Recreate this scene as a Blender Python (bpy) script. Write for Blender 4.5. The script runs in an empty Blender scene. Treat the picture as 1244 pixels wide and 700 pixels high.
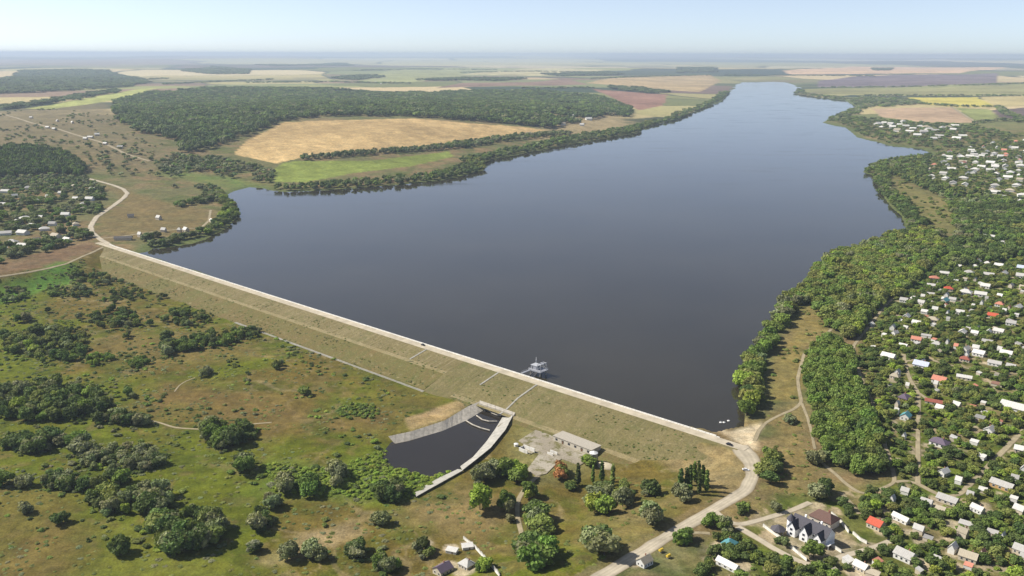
import bpy, bmesh, math, random
import numpy as np
from mathutils import Vector, Matrix
random.seed(7); RNG = np.random.default_rng(11)
R = math.radians
sc = bpy.context.scene
COL = sc.collection

# ------------------------------------------------------------------ camera
W, H = 1244.0, 700.0
HFOV = R(60.0)
F = W / 2 / math.tan(HFOV / 2)
CAMZ = 250.0
PITCH = math.atan((350 - 65.5) / F)
ROLL = R(0.17)
cam_d = bpy.data.cameras.new('camera'); cam = bpy.data.objects.new('camera', cam_d); COL.objects.link(cam)
cam_d.angle = HFOV; cam_d.clip_start = 1; cam_d.clip_end = 300000
MCAM = Matrix.Rotation(math.pi / 2 - PITCH, 3, 'X') @ Matrix.Rotation(ROLL, 3, 'Z')
cam.matrix_world = Matrix.Translation((0, 0, CAMZ)) @ MCAM.to_4x4()
sc.camera = cam
MC = np.array(MCAM)

def rays(px):
    px = np.asarray(px, float).reshape(-1, 2)
    d = np.stack([(px[:, 0] - W / 2) / F, -(px[:, 1] - H / 2) / F, -np.ones(len(px))], 1)
    return d @ MC.T

def flat(px, z=0.0):
    d = rays(px); t = (z - CAMZ) / d[:, 2]
    return np.stack([d[:, 0] * t, d[:, 1] * t], 1)

def project(p):
    q = (np.asarray(p, float) - np.array([0, 0, CAMZ])) @ MC
    return np.stack([W / 2 + F * q[:, 0] / -q[:, 2], H / 2 - F * q[:, 1] / -q[:, 2]], 1), -q[:, 2]

# ------------------------------------------------------------------ noise and distances
def _hash(ix, iy, s):
    h = (ix.astype(np.int64) * 374761393 + iy.astype(np.int64) * 668265263 + s * 974634777) & 0x7fffffff
    h = ((h ^ (h >> 13)) * 1274126177) & 0x7fffffff
    return ((h ^ (h >> 16)) & 0xffff) / 65535.0

def vnoise(x, y, s=0):
    ix, iy = np.floor(x), np.floor(y); fx, fy = x - ix, y - iy
    fx = fx * fx * (3 - 2 * fx); fy = fy * fy * (3 - 2 * fy)
    a = _hash(ix, iy, s); b = _hash(ix + 1, iy, s); c = _hash(ix, iy + 1, s); d = _hash(ix + 1, iy + 1, s)
    return (a * (1 - fx) + b * fx) * (1 - fy) + (c * (1 - fx) + d * fx) * fy

def fbm(x, y, s=0, o=4):
    r = np.zeros_like(x); a = 0.5; n = 0
    for k in range(o):
        r += a * vnoise(x * 2 ** k + 17.3 * k, y * 2 ** k - 9.1 * k, s + k); n += a; a *= 0.55
    return r / n

def sstep(a, b, x):
    t = np.clip((x - a) / (b - a), 0, 1); return t * t * (3 - 2 * t)

def seg_dist(x, y, pts, closed=False):
    pts = np.asarray(pts, float)
    n = len(pts); d = np.full(x.shape, 1e18)
    for i in range(n if closed else n - 1):
        ax, ay = pts[i]; bx, by = pts[(i + 1) % n]
        ex, ey = bx - ax, by - ay
        t = np.clip(((x - ax) * ex + (y - ay) * ey) / max(ex * ex + ey * ey, 1e-9), 0, 1)
        d = np.minimum(d, (x - ax - t * ex) ** 2 + (y - ay - t * ey) ** 2)
    return np.sqrt(d)

def inside(x, y, pts):
    pts = np.asarray(pts, float); r = np.zeros(x.shape, bool); n = len(pts)
    for i in range(n):
        ax, ay = pts[i]; bx, by = pts[(i + 1) % n]
        if ay == by: continue
        c = (ay > y) != (by > y)
        r ^= c & (x < (bx - ax) * (y - ay) / (by - ay) + ax)
    return r

def sdist(x, y, pts):
    d = seg_dist(x, y, pts, True); return np.where(inside(x, y, pts), -d, d)

# ------------------------------------------------------------------ dam axis and lake in world space
ZC = 3.0                                             # crest level; lake level is 0
A0 = flat([(120, 295)], ZC)[0]; A1 = flat([(894, 541)], ZC)[0]
DL = float(np.linalg.norm(A1 - A0)); DU = (A1 - A0) / DL           # along the dam, left end to right end
DN = np.array([DU[1], -DU[0]])                                     # towards the meadow (downstream)
if DN[1] > 0: DN = -DN
def dam_uv(x, y):
    return (x - A0[0]) * DU[0] + (y - A0[1]) * DU[1], (x - A0[0]) * DN[0] + (y - A0[1]) * DN[1]
def dam_pt(u, v): return A0 + DU * u + DN * v

shore_px = [(902, 519), (901, 486), (903, 456), (923, 420), (951, 372), (985, 342), (1006, 315), (1043, 303), (1078, 291), (1106, 284),
    (1098, 262), (1067, 234), (1060, 214), (1048, 209), (1064, 199), (1098, 192), (1138, 188), (1122, 181), (1078, 177), (1043, 167), (1030, 155),
    (997, 149), (1016, 142), (1042, 130), (1030, 122), (988, 118), (964, 114), (972, 106), (955, 100), (937, 99.5), (903, 100), (892, 106), (886, 113), (875, 123), (838, 140),
    (820, 147), (778, 156), (779, 161), (743, 167), (674, 179), (600, 194), (586, 199), (591, 207), (537, 219), (470, 226), (400, 231), (343, 233), (322, 229), (303, 227),
    (290, 231), (271, 238), (284, 250), (290, 264), (274, 277), (246, 291), (218, 299), (196, 301), (186, 300), (178, 305)]
LAKE = flat(shore_px, 0.0)
u0 = dam_uv(*LAKE[-1])[0]
LAKE = np.vstack([LAKE, [dam_pt(max(u0 + 5, 60), -9)], [dam_pt(DL - 46, -9)], [dam_pt(DL - 24, -14)]])

road_main_px = [(880, 536), (897, 542), (908, 552), (914, 564), (915, 578), (906, 595), (872, 616), (830, 640), (780, 671), (722, 706), (640, 760)]
track_left_px = [(128, 299), (80, 322), (40, 330), (0, 336), (-160, 366)]
RIGHTB = np.vstack([flat(road_main_px[:5], 1), flat(road_main_px[5:], -5)])
LEFTB = flat(track_left_px, 0)
DPOLY = np.vstack([[A1], RIGHTB[2:], [[-50, 60]], [[-900, 60]], [LEFTB[-1]], LEFTB[::-1][1:], [A0]])
POOL = flat([(577, 505), (588, 491.5), (604, 497), (619, 502.5), (603, 520), (590, 536), (574, 556), (560, 566), (540, 573), (520, 577), (500, 571), (476, 566), (470, 552), (480, 539), (494, 536), (536, 524), (568, 511)], -11.0)
HILLC = flat([(440, 150)], 20)[0]; HILLD = flat([(40, 196)], 10)[0]

def terrain(x, y):
    x = np.asarray(x, float); y = np.asarray(y, float)
    d = np.hypot(x, y)
    dl = sdist(x, y, LAKE)
    j = np.clip(d / 900, .6, 7)
    dl = dl + (fbm(x / (18 * j), y / (18 * j), 3, 3) - .5) * 13 * j * (dl < 400)
    out = 0.2 + 0.07 * np.clip(dl, 0, 18) + 0.022 * np.clip(dl - 18, 0, 1100)
    far = sstep(1800, 7000, d)
    out += far * (fbm(x / 2300, y / 2300, 8, 4) - .42) * 62 * sstep(60, 900, dl)
    out += sstep(14000, 45000, d) * (fbm(x / 7000, y / 7000, 9, 3) - .38) * 230
    out += 1.6 * (fbm(x / 60, y / 60, 5, 3) - .5) * sstep(10, 60, dl)
    out += 34 * np.exp(-(((x - HILLC[0]) / 1300) ** 2 + ((y - HILLC[1]) / 900) ** 2)) * sstep(30, 500, dl)
    out += 14 * np.exp(-(((x - HILLD[0]) / 300) ** 2 + ((y - HILLD[1]) / 260) ** 2)) * sstep(30, 200, dl)
    out = np.maximum(out, .2)
    e = np.minimum(np.hypot(x - A0[0], y - A0[1]), np.hypot(x - A1[0], y - A1[1]))
    k = np.exp(-(e / 42) ** 2) * (dl > 0)
    out = out * (1 - k) + (ZC - .25) * k
    h = np.where(dl < 0, np.maximum(-3.2, 0.12 * dl - .12), out)
    ins = inside(x, y, DPOLY)
    u, v = dam_uv(x, y)
    wd = sstep(0, 24, v)
    wr = sstep(0, 75, seg_dist(x, y, RIGHTB)); wl = sstep(0, 50, seg_dist(x, y, LEFTB))
    w = np.where(ins, wd * wr * wl, 0)
    low = -9 + 1.1 * (fbm(x / 45, y / 45, 12, 3) - .5)
    h = h * (1 - w) + low * w
    near = (np.abs(x - POOL[:, 0].mean()) < 140) & (np.abs(y - POOL[:, 1].mean()) < 140)
    if near.any():
        dp = sdist(x[near], y[near], POOL)
        hn = h[near]
        h[near] = np.where(dp < 22, np.minimum(hn, -12.5 + np.clip(dp + 3, 0, 30) * .23 ), hn)
    return h

def P(px):
    """photo pixels -> points on the terrain"""
    d = rays(px); n = len(d)
    s = d / np.linalg.norm(d[:, :2], axis=1)[:, None]
    dn = np.minimum(s[:, 2], -.003)
    r0 = 130.0 / -dn; r0 = np.where(r0 < 1800, np.maximum(205.0 / -dn, 120), r0); r1 = 266.0 / -dn
    K = 48; done = np.zeros(n, bool); lo = r0.copy(); hi = r1.copy(); prev = r0.copy()
    for k in range(1, K + 1):
        r2 = r0 * (r1 / r0) ** (k / K)
        hit = (~done) & (CAMZ + s[:, 2] * r2 <= terrain(s[:, 0] * r2, s[:, 1] * r2))
        lo[hit] = prev[hit]; hi[hit] = r2[hit]; done |= hit; prev = r2
        if done.all(): break
    for _ in range(14):
        m = (lo + hi) / 2; z = CAMZ + s[:, 2] * m
        b = z <= terrain(s[:, 0] * m, s[:, 1] * m)
        hi = np.where(b, m, hi); lo = np.where(b, lo, m)
    return np.stack([s[:, 0] * hi, s[:, 1] * hi], 1)

def Zat(x, y): return float(terrain(np.array([x]), np.array([y]))[0])

# ------------------------------------------------------------------ materials
def new_mat(name, rough=.9):
    m = bpy.data.materials.new(name); m.use_nodes = True
    nt = m.node_tree; b = nt.nodes['Principled BSDF']
    b.inputs['Roughness'].default_value = rough; b.inputs['Specular IOR Level'].default_value = .2
    return m, nt, b
def nd(nt, t, **k):
    n = nt.nodes.new(t)
    for a, v in k.items(): setattr(n, a, v)
    return n
def noise(nt, scale, detail=4, rough=.6, vec=None, dim='3D'):
    n = nd(nt, 'ShaderNodeTexNoise'); n.inputs['Scale'].default_value = scale; n.inputs['Detail'].default_value = detail; n.inputs['Roughness'].default_value = rough
    if vec is not None: nt.links.new(vec, n.inputs['Vector'])
    return n
def maprange(nt, src, a, b, c, d):
    n = nd(nt, 'ShaderNodeMapRange'); 
    for i, v in enumerate((a, b, c, d)): n.inputs[i + 1].default_value = v
    nt.links.new(src, n.inputs[0]); return n.outputs[0]
def mixc(nt, f, a, b, blend='MIX'):
    n = nd(nt, 'ShaderNodeMix', data_type='RGBA', blend_type=blend)
    for sock, v in ((n.inputs[0], f), (n.inputs[6], a), (n.inputs[7], b)):
        if hasattr(v, 'is_linked'): nt.links.new(v, sock)
        elif isinstance(v, (int, float)): sock.default_value = v
        else: sock.default_value = (*v, 1)
    return n.outputs[2]
def scalec(nt, col, val):
    n = nd(nt, 'ShaderNodeVectorMath', operation='SCALE')
    nt.links.new(col, n.inputs[0])
    if hasattr(val, 'is_linked'): nt.links.new(val, n.inputs['Scale'])
    else: n.inputs['Scale'].default_value = val
    return n.outputs[0]
def bump(nt, b, src, strength, dist):
    n = nd(nt, 'ShaderNodeBump'); n.inputs['Strength'].default_value = strength; n.inputs['Distance'].default_value = dist
    nt.links.new(src, n.inputs['Height']); nt.links.new(n.outputs[0], b.inputs['Normal'])
def geo_pos(nt): return nd(nt, 'ShaderNodeNewGeometry').outputs['Position']

def mat_ground():
    m, nt, b = new_mat('ground_cover', .95); b.inputs['Specular IOR Level'].default_value = .05
    a = nd(nt, 'ShaderNodeAttribute', attribute_name='albedo')
    p = geo_pos(nt)
    n1 = noise(nt, .9, 3, .7, p); n2 = noise(nt, .16, 4, .65, p); n3 = noise(nt, .035, 4, .6, p)
    f1 = maprange(nt, n1.outputs[0], .25, .75, .58, 1.42); f2 = maprange(nt, n2.outputs[0], .25, .75, .58, 1.42); f3 = maprange(nt, n3.outputs[0], .3, .7, .82, 1.18)
    mu = nd(nt, 'ShaderNodeMath', operation='MULTIPLY'); nt.links.new(f1, mu.inputs[0]); nt.links.new(f2, mu.inputs[1])
    mv = nd(nt, 'ShaderNodeMath', operation='MULTIPLY'); nt.links.new(mu.outputs[0], mv.inputs[0]); nt.links.new(f3, mv.inputs[1])
    c = scalec(nt, a.outputs['Color'], mv.outputs[0])
    hue = maprange(nt, noise(nt, .07, 5, .7, p).outputs[0], .35, .65, 0, 1)
    c2 = mixc(nt, hue, c, mixc(nt, 1.0, c, (1.07, .98, .88), 'MULTIPLY'))
    nt.links.new(c2, b.inputs['Base Color'])
    bump(nt, b, n2.outputs[0], .5, 1.2)
    return m

def mat_simple(name, col, rough=.85, var=.15, scale=1.0, spec=.2, metallic=0, use_obj_color=False, stripes=None, tracks=False):
    m, nt, b = new_mat(name, rough); b.inputs['Specular IOR Level'].default_value = spec; b.inputs['Metallic'].default_value = metallic
    tc = nd(nt, 'ShaderNodeTexCoord'); 
    p = geo_pos(nt)
    n = noise(nt, scale, 5, .65, p)
    f = maprange(nt, n.outputs[0], .25, .75, 1 - var, 1 + var)
    if use_obj_color: src = nd(nt, 'ShaderNodeObjectInfo').outputs['Color']
    else:
        rgb = nd(nt, 'ShaderNodeRGB'); rgb.outputs[0].default_value = (*col, 1); src = rgb.outputs[0]
    c = scalec(nt, src, f)
    if tracks:                                        # wheel ruts, worn middle and ragged dirty verges
        ac = nd(nt, 'ShaderNodeAttribute', attribute_name='across'); rp = nd(nt, 'ShaderNodeValToRGB'); nt.links.new(ac.outputs['Fac'], rp.inputs[0])
        cr = rp.color_ramp; cr.elements[0].position = 0; cr.elements[0].color = (1.1, 1.1, 1.1, 1); cr.elements[1].position = 1; cr.elements[1].color = (.55, .5, .4, 1)
        for pos, val in ((.22, .93), (.45, 1.14), (.62, .97), (.82, .86)):
            e = cr.elements.new(pos); e.color = (val, val, val, 1)
        c = mixc(nt, 1.0, c, rp.outputs[0], 'MULTIPLY')
    if stripes:                                       # sheets or slab joints across the surface
        sx = nd(nt, 'ShaderNodeSeparateXYZ'); nt.links.new(tc.outputs['Object'], sx.inputs[0])
        w = nd(nt, 'ShaderNodeMath', operation='FRACT'); ml = nd(nt, 'ShaderNodeMath', operation='MULTIPLY'); ml.inputs[1].default_value = stripes
        nt.links.new(sx.outputs[0], ml.inputs[0]); nt.links.new(ml.outputs[0], w.inputs[0])
        lt = nd(nt, 'ShaderNodeMath', operation='LESS_THAN'); lt.inputs[1].default_value = .12; nt.links.new(w.outputs[0], lt.inputs[0])
        c = scalec(nt, c, maprange(nt, lt.outputs[0], 0, 1, 1, .82))
    nt.links.new(c, b.inputs['Base Color'])
    return m

def mat_foliage():
    m, nt, b = new_mat('foliage', .7); b.inputs['Specular IOR Level'].default_value = .12
    a = nd(nt, 'ShaderNodeAttribute', attribute_name='tint', attribute_type='INSTANCER')
    lf = nd(nt, 'ShaderNodeAttribute', attribute_name='leaf')
    p = geo_pos(nt)
    n = noise(nt, .55, 4, .7, p)
    f = maprange(nt, n.outputs[0], .25, .75, .7, 1.35)
    mm = nd(nt, 'ShaderNodeMath', operation='MULTIPLY'); nt.links.new(f, mm.inputs[0]); nt.links.new(lf.outputs['Fac'], mm.inputs[1])
    c = scalec(nt, a.outputs['Color'], mm.outputs[0])
    nt.links.new(c, b.inputs['Base Color'])
    tr = nd(nt, 'ShaderNodeBsdfTranslucent'); nt.links.new(mixc(nt, 1.0, c, (1.2, 1.35, .6), 'MULTIPLY'), tr.inputs[0])
    mx = nd(nt, 'ShaderNodeMixShader'); mx.inputs[0].default_value = .22
    nt.links.new(b.outputs[0], mx.inputs[1]); nt.links.new(tr.outputs[0], mx.inputs[2])
    nt.links.new(mx.outputs[0], nt.nodes['Material Output'].inputs['Surface'])
    return m

def mat_water(name, col, wave=.10):
    m, nt, b = new_mat(name, .12); b.inputs['Base Color'].default_value = (*col, 1); b.inputs['IOR'].default_value = 1.33; b.inputs['Specular IOR Level'].default_value = .5
    p = geo_pos(nt)
    mp = nd(nt, 'ShaderNodeMapping'); mp.inputs['Scale'].default_value = (.006, .018, .01); nt.links.new(p, mp.inputs[0])
    big = noise(nt, 1.0, 5, .6, mp.outputs[0])        # wind patches: calm streaks and ruffled water
    r = maprange(nt, big.outputs[0], .50, .66, .035, .15); nt.links.new(r, b.inputs['Roughness'])
    w1 = noise(nt, .22, 4, .6, p)
    bn = nd(nt, 'ShaderNodeBump'); bn.inputs['Distance'].default_value = .6
    nt.links.new(maprange(nt, big.outputs[0], .54, .68, wave * .35, wave * 3.0), bn.inputs['Strength']); nt.links.new(w1.outputs[0], bn.inputs['Height']); nt.links.new(bn.outputs[0], b.inputs['Normal'])
    sil = noise(nt, .004, 4, .6, p)
    nt.links.new(mixc(nt, maprange(nt, sil.outputs[0], .3, .7, 0, 1), tuple(c * .8 for c in col), tuple(c * 1.25 for c in col)), b.inputs['Base Color'])
    return m

M_GROUND = mat_ground(); M_FOL = mat_foliage()
M_BARK = mat_simple('bark', (.09, .07, .05), .95)
M_WATER = mat_water('lake_water', (.032, .028, .018)); M_POOL = mat_water('pool_water', (.026, .022, .017), .05)
M_ROAD = mat_simple('pale_dirt_road', (.40, .35, .26), .95, .28, .12, tracks=True)
M_PATH = mat_simple('dirt_path', (.29, .245, .155), .95, .3, .2, tracks=True)
M_SAND = mat_simple('beach_sand', (.47, .41, .29), .95, .15, .25)
M_CONC = mat_simple('weathered_concrete', (.36, .345, .30), .9, .3, .3)
M_SLAB = mat_simple('pale_concrete_slabs', (.70, .68, .62), .9, .2, .25, stripes=.2)
M_WING = mat_simple('wing_concrete_slabs', (.42, .385, .32), .9, .35, .4, stripes=.16)
M_YARD, nt, b = new_mat('yard_concrete', .95)
p_ = geo_pos(nt); g_ = maprange(nt, noise(nt, .11, 6, .75, p_).outputs[0], .50, .60, 0, 1); c_ = mixc(nt, maprange(nt, noise(nt, .05, 4, .6, p_).outputs[0], .4, .6, 0, 1), (.36, .325, .255), (.27, .235, .175))
nt.links.new(scalec(nt, mixc(nt, g_, c_, (.14, .13, .05)), maprange(nt, noise(nt, .9, 4, .7, p_).outputs[0], .25, .75, .7, 1.3)), b.inputs['Base Color'])
M_ROOF = mat_simple('roof_sheet', (1, 1, 1), .7, .14, .8, use_obj_color=True, stripes=.9)
M_WALL = mat_simple('painted_wall', (1, 1, 1), .85, .1, .6, use_obj_color=True)
M_FRAME = mat_simple('white_frame', (.7, .7, .68), .6, .03)
M_GLASS = mat_simple('window_glass', (.03, .035, .045), .12, .05, spec=.5)
M_BRICK = mat_simple('chimney_brick', (.28, .14, .09), .9, .2, 3)
M_DOOR = mat_simple('door_wood', (.16, .09, .05), .7, .15, 2)
M_STEEL = mat_simple('grey_steel', (.30, .31, .34), .45, .12, 1.5, .4)
M_PALESTEEL = mat_simple('pale_steel', (.42, .43, .45), .5, .15, 1.5, .4)
M_DARKSTEEL = mat_simple('dark_steel', (.09, .09, .10), .5, .15, 1.5, .4)
M_CARW = mat_simple('white_car_paint', (.78, .78, .78), .25, .03, spec=.5); M_CARD = mat_simple('dark_car_paint', (.02, .02, .025), .25, .03, spec=.5)
M_RUBBER = mat_simple('tyre_rubber', (.02, .02, .02), .9, .1); M_YELLOW = mat_simple('yellow_paint', (.62, .44, .05), .6, .1)
M_LAMP = mat_simple('lamp_glass', (.7, .68, .6), .2, .03)

# ------------------------------------------------------------------ mesh helpers
class MB:
    def __init__(self): self.v = []; self.f = []; self.m = []
    def add(self, vs, fs, mi=0):
        o = len(self.v); self.v += [tuple(map(float, q)) for q in vs]; self.f += [tuple(i + o for i in f) for f in fs]; self.m += [mi] * len(fs); return self
    def box(self, c, s, rz=0.0, mi=0, taper=1.0):
        hx, hy, hz = s[0] / 2, s[1] / 2, s[2] / 2; ca, sa = math.cos(rz), math.sin(rz); vs = []
        for z, t in ((-hz, 1), (hz, taper)):
            for x, y in ((-hx, -hy), (hx, -hy), (hx, hy), (-hx, hy)):
                vs.append((c[0] + (x * ca - y * sa) * t, c[1] + (x * sa + y * ca) * t, c[2] + z))
        return self.add(vs, [(3, 2, 1, 0), (4, 5, 6, 7), (0, 1, 5, 4), (1, 2, 6, 5), (2, 3, 7, 6), (3, 0, 4, 7)], mi)
    def tube(self, pts, r, n=6, mi=0):
        pts = [Vector(q) for q in pts]; rs = r if isinstance(r, (list, tuple)) else [r] * len(pts)
        vs = []; fs = []
        for i, q in enumerate(pts):
            t = (pts[min(i + 1, len(pts) - 1)] - pts[max(i - 1, 0)]).normalized()
            a = t.cross(Vector((0, 0, 1)) if abs(t.z) < .9 else Vector((1, 0, 0))).normalized(); b = t.cross(a)
            for k in range(n):
                an = 2 * math.pi * k / n; vs.append(q + (a * math.cos(an) + b * math.sin(an)) * rs[i])
        for i in range(len(pts) - 1):
            for k in range(n):
                fs.append((i * n + k, i * n + (k + 1) % n, (i + 1) * n + (k + 1) % n, (i + 1) * n + k))
        fs.append(tuple(range(n))[::-1]); fs.append(tuple((len(pts) - 1) * n + k for k in range(n)))
        return self.add(vs, fs, mi)
    def mesh(self, name, mats):
        me = bpy.data.meshes.new(name); me.from_pydata(self.v, [], self.f)
        for m in (mats if isinstance(mats, (list, tuple)) else [mats]): me.materials.append(m)
        if any(self.m): me.polygons.foreach_set('material_index', self.m)
        me.update(); return me
    def build(self, name, mats, parent=None):
        o = bpy.data.objects.new(name, self.mesh(name, mats)); COL.objects.link(o)
        if parent: o.parent = parent
        return o

def tag(o, label=None, cat=None, group=None, kind=None):
    if label: o['label'] = label
    if cat: o['category'] = cat
    if group: o['group'] = group
    if kind: o['kind'] = kind
    return o
def empty(name, loc, rz=0.0, scale=(1, 1, 1)):
    o = bpy.data.objects.new(name, None); COL.objects.link(o); o.location = loc; o.rotation_euler = (0, 0, rz); o.scale = scale; o.empty_display_size = .5
    return o
def copy_tree(o, parent=None):
    c = o.copy(); COL.objects.link(c)
    if parent: c.parent = parent
    for ch in list(o.children): copy_tree(ch, c)
    return c
def recolor(o, name, col):
    for ch in o.children_recursive:
        if ch.name.split('.')[0] == name: ch.color = (*col, 1)

# ------------------------------------------------------------------ regions of ground cover (photo outline -> ground polygons)
def poly(*px): return P(px)
REG = {
 'wheat_field': (poly((284, 187), (300, 171), (330, 156), (345, 150), (420, 146), (500, 144), (560, 149), (640, 155), (665, 158), (600, 167), (560, 171), (540, 176), (480, 181), (372, 190), (335, 199)), (.39, .29, .14)),
 'green_field': (poly((330, 207), (345, 197), (372, 196), (440, 196), (545, 184), (552, 190), (500, 202), (420, 212), (370, 222), (335, 221)), (.17, .215, .05)),
 'yellow_field': (poly((1091, 118.5), (1187, 118), (1211, 130), (1160, 130), (1122, 127)), (.42, .38, .09)),
 'tan_field': (poly((1060, 132), (1156, 130.5), (1184, 149), (1120, 149), (1070, 142)), (.36, .27, .18)),
 'pasture': (poly((1160, 131), (1203, 133), (1213, 146), (1190, 149)), (.22, .25, .09)),
 'ploughed_field': (poly((1204, 134), (1260, 129), (1260, 148), (1215, 143)), (.115, .09, .085)),
 'stubble_field': (poly((951, 86), (1036, 81), (1225, 82), (1167, 89), (961, 90.5)), (.52, .37, .23)),
 'fallow_field': (poly((995, 98), (1084, 91), (1211, 89), (1211, 101), (1098, 106), (995, 106)), (.155, .125, .14)),
 'olive_field': (poly((980, 109), (1100, 108), (1260, 103), (1260, 116), (1091, 117), (1000, 115)), (.24, .24, .11)),
 'beige_field': (poly((1190, 118), (1260, 116), (1260, 128), (1211, 130)), (.38, .33, .16)),
 'red_soil_field': (poly((719, 108), (811, 115), (806, 128), (776, 134), (745, 119)), (.25, .15, .11)),
 'brown_field': (poly((530, 107), (715, 103), (690, 96), (640, 100), (560, 101)), (.22, .155, .115)),
 'tan_strip_field': (poly((712, 101), (743, 95), (860, 91), (876, 98), (850, 112), (760, 105)), (.36, .28, .15)),
 'barley_field': (poly((560, 91), (650, 83), (740, 85), (680, 92)), (.40, .37, .20)),
 'pale_pasture': (poly((430, 100), (480, 84), (560, 86), (560, 93), (500, 100)), (.25, .27, .12)),
 'lime_field': (poly((140, 113), (200, 105), (150, 120), (60, 133), (30, 132), (90, 122)), (.30, .33, .11)),
 'far_meadow': (poly((82, 90), (120, 88), (125, 95), (95, 97)), (.40, .40, .18)),
}
SOFT = [   # ground cover without a hard outline: polygon, colour, edge softness in metres
 (poly((-40, 140), (60, 128), (135, 125), (150, 155), (205, 180), (240, 195), (200, 205), (110, 205), (60, 178), (-40, 180)), (.15, .13, .07), 60),
 (poly((130, 226), (166, 236), (250, 256), (258, 270), (240, 282), (150, 290), (118, 279), (125, 262), (152, 240)), (.15, .12, .052), 12),
 (poly((200, 205), (300, 215), (335, 228), (280, 236), (250, 225), (180, 212)), (.10, .145, .04), 25),
 (poly((-60, 330), (110, 293), (128, 299), (60, 326), (-60, 344)), (.14, .095, .055), 8),
 (poly((40, 336), (70, 318), (100, 322), (95, 345), (0, 368), (-30, 352)), (.075, .16, .025), 10),
 (poly((975, 367), (999, 384), (1009, 401), (982, 425), (975, 487), (934, 487), (937, 442), (958, 404)), (.18, .15, .052), 8),
 (poly((1091, 218), (1110, 230), (1150, 245), (1165, 262), (1140, 285), (1115, 285), (1110, 262), (1095, 240)), (.165, .155, .06), 20),
 (poly((930, 505), (972, 497), (987, 545), (1012, 592), (985, 605), (940, 603), (900, 636), (888, 625), (915, 592), (930, 560)), (.165, .135, .055), 8),
 (poly((830, 580), (905, 560), (912, 575), (870, 612), (800, 650), (740, 690), (700, 660), (720, 620), (790, 600)), (.15, .125, .05), 14),
 (poly((790, 536), (895, 543), (911, 560), (911, 582), (890, 602), (850, 590), (800, 560)), (.205, .165, .08), 5),
 (poly((500, 610), (570, 590), (630, 610), (640, 660), (560, 650), (480, 645)), (.18, .14, .06), 14),
 (poly((302, 684), (343, 671), (377, 645), (425, 634), (440, 650), (380, 672), (330, 690)), (.27, .215, .12), 7),
 (poly((390, 590), (470, 548), (505, 577), (548, 573), (500, 605), (430, 610), (300, 600), (330, 560), (420, 575)), (.095, .145, .022), 10),
 (poly((200, 465), (300, 470), (420, 505), (490, 495), (470, 470), (520, 490), (480, 525), (330, 520), (210, 515), (160, 495)), (.135, .10, .036), 22),
 (poly((100, 430), (200, 445), (330, 430), (260, 400), (200, 402), (120, 412)), (.13, .105, .036), 18),
 (poly((-20, 590), (60, 600), (110, 640), (100, 700), (-40, 720)), (.13, .105, .033), 18),
 (poly((160, 640), (250, 670), (330, 690), (200, 720), (100, 700)), (.12, .135, .022), 18),
 (poly((492, 508), (568, 483), (586, 479), (584, 488), (568, 495), (540, 511), (500, 522)), (.31, .235, .125), 2.5),
 (poly((866, 521), (885, 524), (902, 519), (912, 516), (926, 513), (932, 520), (924, 530), (921, 546), (905, 546), (890, 535)), (.45, .39, .27), 3),
 (poly((925, 640), (961, 622), (990, 610), (1018, 625), (1035, 665), (1000, 684), (982, 686), (950, 665)), (.26, .225, .15), 5),
 (poly((628, 500), (660, 490), (740, 520), (750, 560), (700, 590), (640, 590), (610, 560)), (.155, .15, .06), 12),
 (poly((670, 133), (760, 142), (777, 157), (700, 168), (640, 170), (665, 158)), (.28, .23, .13), 40),
]
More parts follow.
